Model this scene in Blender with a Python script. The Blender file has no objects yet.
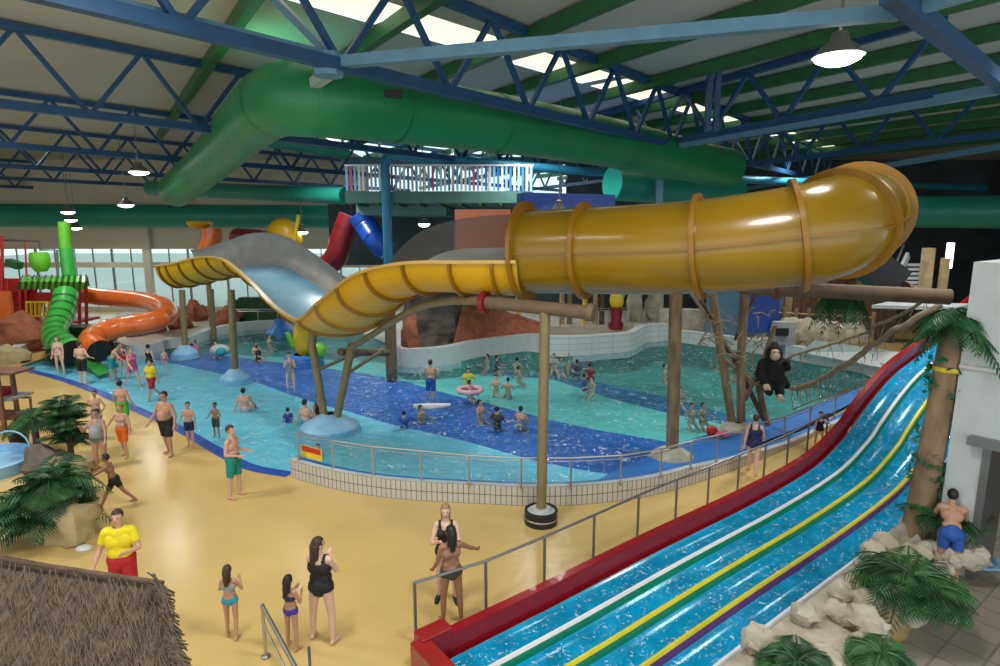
import bpy, bmesh, math, random
import numpy as np
from mathutils import Vector, Matrix, noise
from mathutils.geometry import tessellate_polygon
random.seed(7)
S = bpy.context.scene
COL = S.collection
R = math.radians
# ------------------------------------------------------------ camera
F = 600.0; PIT = R(9.9); CH = 6.3
cd = bpy.data.cameras.new('camera'); cam = bpy.data.objects.new('camera', cd); COL.objects.link(cam)
cd.sensor_width = 36; cd.lens = F*36/1000; cd.clip_end = 400; cd.clip_start = .05
cam.location = (0, 0, CH); cam.rotation_euler = (math.pi/2-PIT, 0, 0)
S.camera = cam
def ray(px, py):
    u = 333-py
    return Vector((px-500, F*math.cos(PIT)+u*math.sin(PIT), u*math.cos(PIT)-F*math.sin(PIT)))
def G(px, py, z=0.0):
    r = ray(px, py); t = (z-CH)/r.z
    return Vector((r.x*t, r.y*t, z))
def D(px, py, Y):
    r = ray(px, py); t = Y/r.y
    return Vector((r.x*t, Y, CH+r.z*t))
# ------------------------------------------------------------ materials
def mat(name, col, rough=.5, metal=0, var=.12, scale=3, emit=0, spec=.5, bump=0, bscale=20, stretch=None, coat=0, alpha=1, trans=0):
    m = bpy.data.materials.new(name); m.use_nodes = True
    nt = m.node_tree; b = nt.nodes['Principled BSDF']; L = nt.links
    b.inputs['Roughness'].default_value = rough; b.inputs['Metallic'].default_value = metal
    b.inputs['Specular IOR Level'].default_value = spec
    b.inputs['Coat Weight'].default_value = coat
    c = (*col, 1)
    tc = nt.nodes.new('ShaderNodeTexCoord'); mp = nt.nodes.new('ShaderNodeMapping')
    L.new(tc.outputs['Object'], mp.inputs['Vector'])
    if stretch: mp.inputs['Scale'].default_value = stretch
    if var > 0:
        n = nt.nodes.new('ShaderNodeTexNoise'); n.inputs['Scale'].default_value = scale; n.inputs['Detail'].default_value = 4
        L.new(mp.outputs[0], n.inputs['Vector'])
        r = nt.nodes.new('ShaderNodeValToRGB')
        r.color_ramp.elements[0].position = .3; r.color_ramp.elements[1].position = .7
        r.color_ramp.elements[0].color = (*[max(0, x*(1-var)) for x in col], 1)
        r.color_ramp.elements[1].color = (*[min(1, x*(1+var)) for x in col], 1)
        L.new(n.outputs['Fac'], r.inputs['Fac']); L.new(r.outputs['Color'], b.inputs['Base Color'])
    else: b.inputs['Base Color'].default_value = c
    if bump:
        n2 = nt.nodes.new('ShaderNodeTexNoise'); n2.inputs['Scale'].default_value = bscale; n2.inputs['Detail'].default_value = 3
        L.new(mp.outputs[0], n2.inputs['Vector'])
        bp = nt.nodes.new('ShaderNodeBump'); bp.inputs['Strength'].default_value = bump; bp.inputs['Distance'].default_value = .05
        L.new(n2.outputs['Fac'], bp.inputs['Height']); L.new(bp.outputs[0], b.inputs['Normal'])
    if emit:
        b.inputs['Emission Color'].default_value = c; b.inputs['Emission Strength'].default_value = emit
    if alpha < 1: b.inputs['Alpha'].default_value = alpha
    if trans: b.inputs['Transmission Weight'].default_value = trans
    return m
def water_mat(name, tint, fac_t=.8, bscale=2.2, strength=.35, foam_glint=.0):
    m = bpy.data.materials.new(name); m.use_nodes = True; nt = m.node_tree; L = nt.links
    for n in list(nt.nodes):
        if n.type != 'OUTPUT_MATERIAL': nt.nodes.remove(n)
    out = [n for n in nt.nodes if n.type == 'OUTPUT_MATERIAL'][0]
    tc = nt.nodes.new('ShaderNodeTexCoord')
    n = nt.nodes.new('ShaderNodeTexNoise'); n.inputs['Scale'].default_value = bscale; n.inputs['Detail'].default_value = 4; n.inputs['Distortion'].default_value = 1.2
    L.new(tc.outputs['Object'], n.inputs['Vector'])
    bp = nt.nodes.new('ShaderNodeBump'); bp.inputs['Strength'].default_value = strength; bp.inputs['Distance'].default_value = .25
    L.new(n.outputs['Fac'], bp.inputs['Height'])
    gl = nt.nodes.new('ShaderNodeBsdfGlossy'); gl.inputs['Roughness'].default_value = .06; L.new(bp.outputs[0], gl.inputs['Normal'])
    tr = nt.nodes.new('ShaderNodeBsdfTransparent'); tr.inputs['Color'].default_value = (*tint, 1)
    df = nt.nodes.new('ShaderNodeBsdfDiffuse'); df.inputs['Color'].default_value = (.75, .9, .95, 1)
    # glints painted in as white flecks, plus crests and foam
    n2 = nt.nodes.new('ShaderNodeTexNoise'); n2.inputs['Scale'].default_value = bscale*2.0; n2.inputs['Detail'].default_value = 4; n2.inputs['Distortion'].default_value = 2
    L.new(tc.outputs['Object'], n2.inputs['Vector'])
    rp = nt.nodes.new('ShaderNodeMapRange'); rp.inputs[1].default_value = .61; rp.inputs[2].default_value = .67; rp.inputs[3].default_value = 0; rp.inputs[4].default_value = foam_glint
    L.new(n2.outputs['Fac'], rp.inputs[0])
    m0 = nt.nodes.new('ShaderNodeMixShader'); L.new(rp.outputs[0], m0.inputs[0]); L.new(tr.outputs[0], m0.inputs[1]); L.new(df.outputs[0], m0.inputs[2])
    fr = nt.nodes.new('ShaderNodeFresnel'); fr.inputs['IOR'].default_value = 1.33; L.new(bp.outputs[0], fr.inputs['Normal'])
    ml = nt.nodes.new('ShaderNodeMath'); ml.operation = 'MULTIPLY'; ml.inputs[1].default_value = .55; L.new(fr.outputs[0], ml.inputs[0])
    mx = nt.nodes.new('ShaderNodeMixShader'); L.new(ml.outputs[0], mx.inputs[0]); L.new(m0.outputs[0], mx.inputs[1]); L.new(gl.outputs[0], mx.inputs[2])
    L.new(mx.outputs[0], out.inputs['Surface'])
    return m
def glass_mat(name, tint):
    m = bpy.data.materials.new(name); m.use_nodes = True; nt = m.node_tree; L = nt.links
    for n in list(nt.nodes):
        if n.type != 'OUTPUT_MATERIAL': nt.nodes.remove(n)
    out = [n for n in nt.nodes if n.type == 'OUTPUT_MATERIAL'][0]
    tr = nt.nodes.new('ShaderNodeBsdfTransparent'); tr.inputs['Color'].default_value = (*tint, 1)
    gl = nt.nodes.new('ShaderNodeBsdfGlossy'); gl.inputs['Roughness'].default_value = .05
    mx = nt.nodes.new('ShaderNodeMixShader'); mx.inputs[0].default_value = .06
    L.new(tr.outputs[0], mx.inputs[1]); L.new(gl.outputs[0], mx.inputs[2]); L.new(mx.outputs[0], out.inputs['Surface'])
    return m
def grid_mat(name, base, line, bw, bh, mortar=.03, rough=.35, axes='xz', scale=1.0):
    m = bpy.data.materials.new(name); m.use_nodes = True; nt = m.node_tree; L = nt.links
    b = nt.nodes['Principled BSDF']; b.inputs['Roughness'].default_value = rough
    uv = nt.nodes.new('ShaderNodeUVMap')
    br = nt.nodes.new('ShaderNodeTexBrick'); br.offset = 0; br.inputs['Scale'].default_value = 1
    br.inputs['Brick Width'].default_value = bw; br.inputs['Row Height'].default_value = bh
    br.inputs['Mortar Size'].default_value = mortar; br.inputs['Mortar Smooth'].default_value = .2
    br.inputs['Color1'].default_value = (*base, 1); br.inputs['Color2'].default_value = (*[x*.94 for x in base], 1); br.inputs['Mortar'].default_value = (*line, 1)
    L.new(uv.outputs[0], br.inputs['Vector']); L.new(br.outputs['Color'], b.inputs['Base Color'])
    return m
M = {}
def mk(k, *a, **kw): M[k] = mat(k, *a, **kw)
mk('deck', (.64, .455, .17), rough=.22, var=.10, scale=.35, bump=.08, bscale=5)
mk('deck_far', (.50, .46, .38), rough=.45, var=.15, scale=.5)
mk('ceil', (.46, .45, .42), rough=.8, var=.12, scale=.3, stretch=(.35, .35, 1))
mk('outer_ground', (.4, .42, .4), rough=.9)
mk('ceil_dark', (.27, .30, .28), rough=.8, var=.15, scale=.3)
mk('blue_steel', (.015, .068, .165), rough=.45, var=.15)
mk('pale_steel', (.11, .25, .36), rough=.4, var=.12)
mk('col_blue', (.02, .22, .36), rough=.4, var=.1)
mk('tube_grey', (.45, .55, .60), rough=.3, metal=.2, var=.1)
mk('duct', (.01, .20, .07), rough=.42, var=.12, scale=1)
mk('duct_teal', (.008, .22, .16), rough=.42, var=.12, scale=1)
mk('green_beam', (.02, .12, .04), rough=.5, var=.15)
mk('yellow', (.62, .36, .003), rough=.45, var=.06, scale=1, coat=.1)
mk('yellow_shaded', (.27, .15, .001), rough=.26, var=.08, scale=1, coat=.3)  # trough yellow darkened, so the tube's shade sits in the colour
mk('yellow_dk', (.27, .125, .004), rough=.35, var=.1)
mk('yellow_rim', (.62, .40, .09), rough=.35, var=.08)
mk('slide_grey', (.36, .34, .31), rough=.4, var=.15, scale=1.5)
mk('slide_blue', (.17, .35, .48), rough=.2, var=.10, scale=1)
mk('white', (.75, .77, .76), rough=.45, var=.05)
mk('offwhite', (.50, .54, .54), rough=.5, var=.06)
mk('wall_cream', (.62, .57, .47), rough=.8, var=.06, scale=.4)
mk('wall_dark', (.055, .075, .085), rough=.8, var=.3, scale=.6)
mk('wall_teal', (.02, .10, .11), rough=.7, var=.3, scale=.5)
mk('post_tan', (.21, .165, .08), rough=.45, var=.12)
mk('post_bark', (.24, .165, .09), rough=.85, var=.35, scale=4, bump=.5, bscale=12, stretch=(1, 1, .4))
mk('bark_dk', (.13, .08, .05), rough=.9, var=.3, scale=4, bump=.5, bscale=10)
mk('beam_brown', (.15, .10, .055), rough=.7, var=.2, scale=3)
mk('black', (.012, .012, .014), rough=.45, var=.1)
mk('black_rubber', (.015, .015, .017), rough=.35, var=.1)
mk('metal', (.50, .50, .50), rough=.28, metal=.9, var=.05)
mk('metal_dk', (.22, .22, .22), rough=.35, metal=.6, var=.05)
mk('red_wall', (.30, .008, .014), rough=.25, var=.1, coat=.3)
mk('red', (.55, .02, .02), rough=.35, var=.1)
mk('maroon', (.20, .008, .015), rough=.3, var=.1)
mk('orange', (.80, .17, .03), rough=.28, var=.08, coat=.3)
mk('green_slide', (.05, .50, .07), rough=.28, var=.08, coat=.3)
mk('lime', (.16, .60, .04), rough=.35, var=.1)
mk('blue', (.01, .08, .45), rough=.3, var=.1)
mk('blue_ledge', (.03, .20, .60), rough=.35, var=.1, scale=1)
mk('pool_cyan', (.24, .68, .86), rough=.6, var=.10, scale=1.2)
mk('pool_blue', (.02, .13, .50), rough=.6, var=.12, scale=.8)
mk('pool_turq', (.16, .62, .56), rough=.6, var=.10, scale=.8)
mk('pool_blue2', (.01, .16, .36), rough=.6, var=.12, scale=.8)
mk('pool_dark', (.05, .30, .26), rough=.6, var=.2, scale=.6)
mk('lane', (.0, .33, .56), rough=.15, var=.25, scale=2)
mk('lane_green', (.0, .22, .12), rough=.3, var=.1)
mk('lane_yellow', (.68, .58, .02), rough=.3, var=.1)
mk('purple', (.14, .05, .22), rough=.35, var=.1)
mk('rock_tan', (.50, .45, .35), rough=.9, var=.25, scale=2.5, bump=.6, bscale=6)
mk('rock_red', (.33, .11, .055), rough=.9, var=.35, scale=2.5, bump=.6, bscale=5)
mk('rock_grey', (.14, .115, .10), rough=.9, var=.4, scale=2, bump=.7, bscale=3)
mk('rock_yellow', (.42, .34, .18), rough=.9, var=.25, scale=2.5, bump=.5, bscale=6)
mk('leaf', (.012, .06, .017), rough=.5, var=.4, scale=6)
mk('leaf2', (.028, .115, .028), rough=.5, var=.4, scale=6)
mk('leaf3', (.012, .095, .028), rough=.5, var=.4, scale=6)
mk('thatch', (.17, .125, .085), rough=.95, var=.5, scale=5, bump=1.0, bscale=16, stretch=(6, .6, 1))
mk('straw', (.15, .11, .07), rough=.95, var=.3, scale=9)
mk('wood', (.17, .075, .045), rough=.7, var=.25, scale=3)
mk('plank', (.40, .30, .15), rough=.7, var=.25, scale=3)
mk('rope', (.30, .24, .15), rough=.9, var=.2, scale=8)
mk('fur', (.006, .006, .007), rough=.85, var=.2, scale=20, bump=.6, bscale=40)
mk('cushion_red', (.35, .01, .03), rough=.7)
mk('furn_grey', (.30, .32, .33), rough=.6, var=.2)
mk('lamp_glow', (1, .98, .94), emit=9, var=0)
mk('tube_glow', (.85, .85, 1), emit=5, var=0)
mk('yellow_paint', (.75, .55, .02), rough=.4, var=.1)
mk('teal', (.0, .33, .34), rough=.5, var=.1)
mk('pink', (.70, .10, .25), rough=.5, var=.1)
mk('pale_pink', (.75, .45, .5), rough=.5, var=.1)
mk('pale_blue', (.25, .5, .75), rough=.45, var=.1)
mk('deckslab', (.08, .20, .17), rough=.6, var=.2, scale=.8)
M['glass'] = glass_mat('glass', (.85, .97, .95)); M['glass_warm'] = glass_mat('glass_warm', (1, .88, .60)); M['glass_rail'] = glass_mat('glass_rail', (.85, .92, .94))
M['netting'] = None
M['water'] = water_mat('water', (.80, .97, 1.0), bscale=2.4, strength=.4, foam_glint=.75)
M['water_fast'] = water_mat('water_fast', (.75, .96, 1.0), bscale=4.5, strength=.5, foam_glint=.6)
M['walltile'] = grid_mat('walltile', (.56, .54, .46), (.11, .11, .11), .125, .235, .010)
M['whitetile'] = grid_mat('whitetile', (.62, .66, .66), (.40, .46, .48), 1.2, .3, .02)
M['brown_tile'] = grid_mat('brown_tile', (.33, .29, .23), (.20, .18, .15), .5, .5, .02, rough=.5)
M['rockwall'] = grid_mat('rockwall', (.16, .13, .115), (.04, .03, .03), .7, .45, .05, rough=.9)
def net_mat(name, col, a):
    m = bpy.data.materials.new(name); m.use_nodes = True; nt = m.node_tree; L = nt.links
    b = nt.nodes['Principled BSDF']; b.inputs['Base Color'].default_value = (*col, 1); b.inputs['Roughness'].default_value = .6
    tc = nt.nodes.new('ShaderNodeTexCoord'); n = nt.nodes.new('ShaderNodeTexNoise'); n.inputs['Scale'].default_value = 1.2
    L.new(tc.outputs['Object'], n.inputs['Vector'])
    mr = nt.nodes.new('ShaderNodeMapRange'); mr.inputs[3].default_value = a-.15; mr.inputs[4].default_value = a+.15
    L.new(n.outputs['Fac'], mr.inputs[0]); L.new(mr.outputs[0], b.inputs['Alpha'])
    return m
M['netting'] = net_mat('netting', (.17, .14, .12), .70)
# ------------------------------------------------------------ mesh builder
class MB:
    def __init__(s): s.v = []; s.f = []; s.m = []; s.uv = {}; s.cm = 0
    def addf(s, f, uv=None):
        if uv: s.uv[len(s.f)] = uv
        s.f.append(tuple(f)); s.m.append(s.cm)
    def quad(s, a, b, c, d, uv=None):
        i = len(s.v); s.v += [tuple(a), tuple(b), tuple(c), tuple(d)]; s.addf((i, i+1, i+2, i+3), uv); return s
    def box(s, c, size, rot=None):
        c = Vector(c); hx, hy, hz = [x/2 for x in size]; i = len(s.v)
        for dx, dy, dz in ((-1,-1,-1),(1,-1,-1),(1,1,-1),(-1,1,-1),(-1,-1,1),(1,-1,1),(1,1,1),(-1,1,1)):
            p = Vector((dx*hx, dy*hy, dz*hz))
            if rot is not None: p = rot @ p
            s.v.append(tuple(c+p))
        for f in ((3,2,1,0),(4,5,6,7),(0,1,5,4),(1,2,6,5),(2,3,7,6),(3,0,4,7)): s.addf([i+k for k in f])
        return s
    def bar(s, a, b, w, h=None):
        a, b = Vector(a), Vector(b); h = h or w; d = b-a; l = d.length
        if l < 1e-5: return s
        q = d.to_track_quat('Y', 'Z').to_matrix()
        return s.box((a+b)/2, (w, l, h), q)
    def tube(s, pts, r, seg=10, caps=True, closed=False):
        pts = [Vector(p) for p in pts]; n = len(pts)
        rs = r if isinstance(r, (list, tuple)) else [r]*n
        base = len(s.v); up = None
        for i, p in enumerate(pts):
            if closed: t = pts[(i+1) % n]-pts[i-1]
            else: t = pts[min(i+1, n-1)]-pts[max(i-1, 0)]
            t.normalize()
            if up is None:
                up = Vector((0, 0, 1)) if abs(t.z) < .9 else Vector((1, 0, 0))
            side = t.cross(up)
            if side.length < 1e-4: side = t.cross(Vector((0, 1, 0)))
            side.normalize(); up = side.cross(t).normalized()
            for k in range(seg):
                a = 2*math.pi*k/seg
                s.v.append(tuple(p+side*math.cos(a)*rs[i]+up*math.sin(a)*rs[i]))
        for i in range(n if closed else n-1):
            for k in range(seg):
                a = base+i*seg+k; b = base+i*seg+(k+1) % seg
                j = (i+1) % n
                c = base+j*seg+(k+1) % seg; d = base+j*seg+k
                s.addf((a, b, c, d))
        if caps and not closed:
            s.addf([base+k for k in range(seg)][::-1]); s.addf([base+(n-1)*seg+k for k in range(seg)])
        return s
    def ell(s, c, r, seg=12, rings=8, rot=None, jit=0, seed=0):
        c = Vector(c); base = len(s.v)
        if not hasattr(r, '__len__'): r = (r, r, r)
        rows = []
        for i in range(rings+1):
            th = math.pi*i/rings; row = []
            for k in range(seg if 0 < i < rings else 1):
                ph = 2*math.pi*k/seg
                d = Vector((math.sin(th)*math.cos(ph), math.sin(th)*math.sin(ph), math.cos(th)))
                q = 1.0
                if jit: q = 1+jit*noise.noise(d*1.7+Vector((seed*3.1, seed*1.7, seed)))*1.6
                p = Vector((d.x*r[0]*q, d.y*r[1]*q, d.z*r[2]*q))
                if rot is not None: p = rot @ p
                row.append(len(s.v)); s.v.append(tuple(c+p))
            rows.append(row)
        for i in range(rings):
            a, b = rows[i], rows[i+1]
            for k in range(seg):
                k2 = (k+1) % seg
                if len(a) == 1: s.addf((a[0], b[k], b[k2]))
                elif len(b) == 1: s.addf((a[k], b[0], a[k2]))
                else: s.addf((a[k], b[k], b[k2], a[k2]))
        return s
    def lathe(s, c, prof, seg=24):
        c = Vector(c); base = len(s.v)
        for (r, z) in prof:
            for k in range(seg):
                a = 2*math.pi*k/seg; s.v.append((c.x+r*math.cos(a), c.y+r*math.sin(a), c.z+z))
        for i in range(len(prof)-1):
            for k in range(seg):
                s.addf((base+i*seg+k, base+i*seg+(k+1) % seg, base+(i+1)*seg+(k+1) % seg, base+(i+1)*seg+k))
        return s
    def caps(s, a, b, ra, rb, seg=10):   # tapered capsule
        a, b = Vector(a), Vector(b); d = b-a; L = d.length
        if L < 1e-5: return s.ell(a, ra)
        d.normalize(); pts = []; rs = []
        for t in (1, .8, .45): pts.append(a-d*ra*t); rs.append(ra*math.sqrt(max(0, 1-t*t))+.0005)
        pts.append(a); rs.append(ra); pts.append((a+b)/2); rs.append((ra+rb)/2); pts.append(b); rs.append(rb)
        for t in (.45, .8, 1): pts.append(b+d*rb*t); rs.append(rb*math.sqrt(max(0, 1-t*t))+.0005)
        return s.tube(pts, rs, seg)
    def grid(s, rows, uvrows=None, closed=False):
        base = len(s.v); n = len(rows[0])
        for r in rows: s.v += [tuple(p) for p in r]
        for i in range(len(rows)-1):
            for k in range(n if closed else n-1):
                k2 = (k+1) % n
                uv = None
                if uvrows: uv = [uvrows[i][k], uvrows[i][k2], uvrows[i+1][k2], uvrows[i+1][k]]
                s.addf((base+i*n+k, base+i*n+k2, base+(i+1)*n+k2, base+(i+1)*n+k), uv)
        return s
    def mesh(s, name, mats, smooth=False):
        me = bpy.data.meshes.new(name); me.from_pydata(s.v, [], s.f)
        if not isinstance(mats, (list, tuple)): mats = [mats]
        for m in mats: me.materials.append(M[m] if isinstance(m, str) else m)
        if any(s.m): me.polygons.foreach_set('material_index', s.m)
        if smooth: me.polygons.foreach_set('use_smooth', [True]*len(s.f))
        if s.uv:
            ul = me.uv_layers.new(name='UVMap')
            for fi, uv in s.uv.items():
                p = me.polygons[fi]
                for li, c in zip(p.loop_indices, uv): ul.data[li].uv = c
        me.update(); return me
    def build(s, name, mats, parent=None, smooth=False, loc=None, bevel=0):
        me = s.mesh(name, mats, smooth)
        return link(name, me, parent, loc, bevel)
def link(name, me, parent=None, loc=None, bevel=0):
    o = bpy.data.objects.new(name, me); COL.objects.link(o)
    if parent is not None:
        o.parent = parent
        if parent.location.length > 0 and loc is None: o.matrix_parent_inverse = Matrix.Translation(-parent.location)
    if loc is not None: o.location = loc
    if bevel:
        m = o.modifiers.new('bevel', 'BEVEL'); m.width = bevel; m.segments = 2; m.limit_method = 'ANGLE'
    if me and len(me.polygons) and me.polygons[0].use_smooth:
        try: me.set_sharp_from_angle(angle=R(50))
        except Exception: pass
    return o
def tag(o, label, cat, group=None, kind=None):
    o['label'] = label; o['category'] = cat
    if group: o['group'] = group
    if kind: o['kind'] = kind
    return o
def struct(o): o['kind'] = 'structure'; return o
def thing(name, label, cat, loc=(0, 0, 0), group=None):
    o = bpy.data.objects.new(name, None); COL.objects.link(o); o.location = loc; o.empty_display_size = .2
    return tag(o, label, cat, group)
def catm(pts, n=8):
    pts = [np.array(p, float) for p in pts]; out = []
    P = [2*pts[0]-pts[1]]+pts+[2*pts[-1]-pts[-2]]
    for i in range(1, len(P)-2):
        p0, p1, p2, p3 = P[i-1:i+3]
        for k in range(n):
            t = k/n
            out.append(.5*((2*p1)+(-p0+p2)*t+(2*p0-5*p1+4*p2-p3)*t*t+(-p0+3*p1-3*p2+p3)*t**3))
    out.append(pts[-1]); return out
def interp(tab, x):
    if x <= tab[0][0]: return tab[0][1]
    for (a, b), (c, d) in zip(tab, tab[1:]):
        if x <= c: return b+(d-b)*(x-a)/(c-a)
    return tab[-1][1]
def poly_holes(name, mats, outer, holes, z):
    loops = [[Vector((p[0], p[1], 0)) for p in outer]]+[[Vector((p[0], p[1], 0)) for p in h] for h in holes]
    tris = tessellate_polygon(loops); flat = [p for l in loops for p in l]
    mb = MB(); mb.v = [(p.x, p.y, z) for p in flat]
    for t in tris:
        a, b, c = [flat[i] for i in t]
        mb.addf(t if (b-a).cross(c-a).z > 0 else t[::-1], [(flat[i].x, flat[i].y) for i in (t if (b-a).cross(c-a).z > 0 else t[::-1])])
    return mb.build(name, mats)

# ============================================================ SETTING: pool, deck
NEAR = [(20,368),(60,378),(100,392),(140,410),(180,428),(215,448),(250,466),(291,474),(344,482),(400,487),(484,492),(536,494),(600,491),(650,483),(690,470),(726,460),(752,450),(810,428),(840,412),(878,390)]
FAR = [(20,366),(50,356),(100,349),(150,353),(190,345),(215,336),(250,329),(350,328),(390,345),(398,366),(420,367),(450,364),(480,357),(528,351),(560,357),(600,354),(632,351),(646,342),(668,341),(690,344),(740,351),(792,360),(860,373),(878,379)]
B1 = [(20,366),(150,353),(190,361),(252,374),(286,386),(320,397),(344,402),(400,418),(420,422),(460,430),(540,449),(620,459),(650,462),(726,445),(878,380)]
B2 = [(20,366),(160,346),(190,344),(240,349),(300,355),(366,362),(400,368),(450,381),(500,393),(550,405),(600,414),(660,421),(715,432),(750,425),(878,380)]
B3 = [(20,366),(190,345),(395,350),(555,362),(610,380),(664,392),(728,402),(770,408),(878,380)]
B4 = [(20,366),(190,345),(395,350),(560,358),(580,360),(610,365),(660,375),(688,381),(728,391),(770,398),(878,380)]
xs = [20+i*8.0 for i in range(108)]
xs = [x for x in xs if x < 878]+[878]
beach = [G(x, y) for x, y in NEAR[:8]]
def dist_beach(p):
    best = 1e9
    for a, b in zip(beach, beach[1:]):
        d = b-a; t = max(0, min(1, (p-a).dot(d)/d.dot(d))); best = min(best, (p-(a+d*t)).length)
    return best
def depth(p): return min(1.15, .03+dist_beach(Vector((p[0], p[1], 0)))*.055)
def wz(px, py): return -depth(G(px, py))
rows = []; mi = []
for x in xs:
    n, f = interp(NEAR, x), interp(FAR, x)
    lim = lambda t: max(f, min(n, interp(t, x)))
    b1 = lim(B1); b2 = min(b1, lim(B2)); b3 = min(b2, lim(B3)); b4 = min(b3, lim(B4))
    ys = []
    for a, b, k in ((n, b1, 6), (b1, b2, 4), (b2, b3, 4), (b3, b4, 3), (b4, f, 3)):
        for i in range(k): ys.append(a+(b-a)*i/k)
    ys.append(f)
    rows.append([G(x, y) for y in ys])
mats_band = [0]*6+[1]*4+[2]*4+[3]*3+[4]*3
mb = MB()
for r in rows: mb.v += [(p.x, p.y, -depth(p)) for p in r]
nn = len(rows[0])
for i in range(len(rows)-1):
    for k in range(nn-1):
        mb.cm = mats_band[k]; mb.addf((i*nn+k, (i+1)*nn+k, (i+1)*nn+k+1, i*nn+k+1))
struct(mb.build('pool_floor', ['pool_cyan', 'pool_blue', 'pool_turq', 'pool_blue2', 'pool_dark']))
outline = [r[0] for r in rows]+[r[-1] for r in rows][::-1]
mb = MB()
for i in range(len(outline)):
    a, b = outline[i], outline[(i+1) % len(outline)]
    mb.quad((a.x, a.y, -1.25), (b.x, b.y, -1.25), (b.x, b.y, 0), (a.x, a.y, 0))
struct(mb.build('pool_side', 'pool_dark'))
mb = MB(); mb.grid([[(p.x, p.y, -.015) for p in r[::-1]] for r in rows])
tag(mb.build('pool_water', 'water'), 'clear rippling water filling the curved wave pool', 'water', kind='stuff')
outer = [(-44, -3), (44, -3), (44, 47), (-44, 47)]
struct(poly_holes('floor', 'deck', outer, [[(p.x, p.y) for p in outline]], 0))
# deck at the far side, paler
farp = [FAR[i] for i in range(len(FAR))]
fp = [G(x, y, .01) for x, y in FAR]
mb = MB()
for a, b in zip(fp, fp[1:]):
    if b.x-a.x > .05:
        mb.quad((a.x, a.y+.05, .008), (b.x, b.y+.05, .008), (b.x*1.3, 46.5, .008), (a.x*1.3, 46.5, .008))
struct(mb.build('floor_far', 'deck_far'))
# dark blue waterline strip
mb = MB(); bl = catm([(p.x, p.y, 0) for p in beach], 4)
rr = []
for i, p in enumerate(bl):
    q = bl[min(i+1, len(bl)-1)]-bl[max(i-1, 0)]; q = q/np.linalg.norm(q); nrm = np.array([-q[1], q[0], 0])
    rr.append([tuple(p-nrm*.22+np.array([0, 0, .012])), tuple(p+nrm*.12+np.array([0, 0, .012]))])
mb.grid(rr); struct(mb.build('trim_1', 'blue'))
# curved tiled pool wall with ledge
WB = [(291,476),(300,480),(344,491),(400,499),(484,504),(536,506),(590,504),(650,496),(700,482),(740,468),(780,452),(820,434),(850,420),(878,402)]
wp = [G(x, y) for x, y in WB]
wc = [Vector(p) for p in catm(wp, 6)]
WH = .47
def offs(path, d, z):
    out = []
    for i, p in enumerate(path):
        t = (path[min(i+1, len(path)-1)]-path[max(i-1, 0)]).normalized(); n = Vector((-t.y, t.x, 0)); out.append(Vector((p.x+n.x*d, p.y+n.y*d, z)))
    return out
mb = MB(); u = 0; us = [0]
for a, b in zip(wc, wc[1:]): u += (b-a).length; us.append(u)
def hwall(p):
    px = 500+F*p.x/(p.y*math.cos(PIT)+CH*math.sin(PIT)); return interp([(690, WH), (790, .16), (900, .12)], px)
def offz(path, d, dz=0): return [Vector((q.x, q.y, hwall(p)+dz)) for p, q in zip(path, offs(path, d, 0))]
o0 = offs(wc, 0, 0); o1 = offz(wc, 0)
for i in range(len(wc)-1):
    mb.quad(o0[i], o0[i+1], o1[i+1], o1[i], [(us[i], 0), (us[i+1], 0), (us[i+1], o1[i+1].z), (us[i], o1[i].z)])
mb.cm = 1; i0 = offz(wc, .16); i1 = offz(wc, .16, -.08); i2 = offz(wc, .42, -.08); i3 = offs(wc, .55, -1.1)
mb.grid([o1, i0, i1]); mb.cm = 2; mb.grid([i1, i2, i3])
mb.cm = 1; mb.quad(o0[0], o1[0], i2[0]+Vector((0, 0, .1)), Vector((i2[0].x, i2[0].y, 0)))
struct(mb.build('wall_pool', ['walltile', 'offwhite', 'blue_ledge']))
# wide blue apron at the walkway side
AP = [(590,486),(620,470),(650,458),(690,441),(730,431),(770,423),(820,405),(870,385)]
ain = [G(x, y, 0) for x, y in AP]
mb = MB(); a_in = [Vector(p) for p in catm(ain, 5)]
sel = [Vector(p) for p in catm([G(x, y) for x, y in [(600,492),(650,484),(690,471),(730,459),(760,446),(800,430),(845,409),(876,391)]], 5)]
n = min(len(a_in), len(sel)); a_in = a_in[:n]; sel = sel[:n]
mb.grid([[Vector((p.x, p.y, .10)) for p in sel], [Vector((p.x, p.y, .05)) for p in a_in], [Vector((p.x, p.y, -1)) for p in a_in]])
struct(mb.build('pool_apron', 'blue_ledge'))

# stainless railing on the tiled wall
def railing(name, label, posts, h, base_z, mtl='metal', r=.022, glass=False, hs=None, mid=True):
    t = thing(name, label, 'railing', tuple(posts[0][:2])+(base_z,))
    tops = []
    for i, p in enumerate(posts):
        hh = hs[i] if hs else h
        b = Vector((p[0], p[1], p[2] if len(p) > 2 else base_z)); tp = b+Vector((0, 0, hh)); tops.append(tp)
        MB().tube([b, tp], r*1.1, 8).tube([b, b+Vector((0, 0, .02))], r*2.2, 10).build('post', mtl, t)
    MB().tube(tops, r, 8).build('top_rail', mtl, t)
    if mid:
        MB().tube([q-Vector((0, 0, h*.12)) for q in tops], r*.5, 6).build('lower_rail', mtl, t)
    if glass:
        for a, b in zip(tops, tops[1:]):
            d = (b-a)*.06
            MB().quad(a+d-Vector((0, 0, h*.85)), b-d-Vector((0, 0, h*.85)), b-d-Vector((0, 0, h*.15)), a+d-Vector((0, 0, h*.15))).build('glass_panel', 'glass_rail', t)
    return t
ps = []
for x, y in [(298,461),(333,469),(373,476),(421,481),(469,486),(521,489),(571,489),(621,486),(661,479),(691,470),(717,463),(742,455),(784,441),(810,430),(835,418),(858,404)]:
    h_ = interp([(690, WH), (790, .16), (900, .12)], x); g = G(x, y, h_); ps.append((g.x, g.y+.06, h_))
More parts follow.
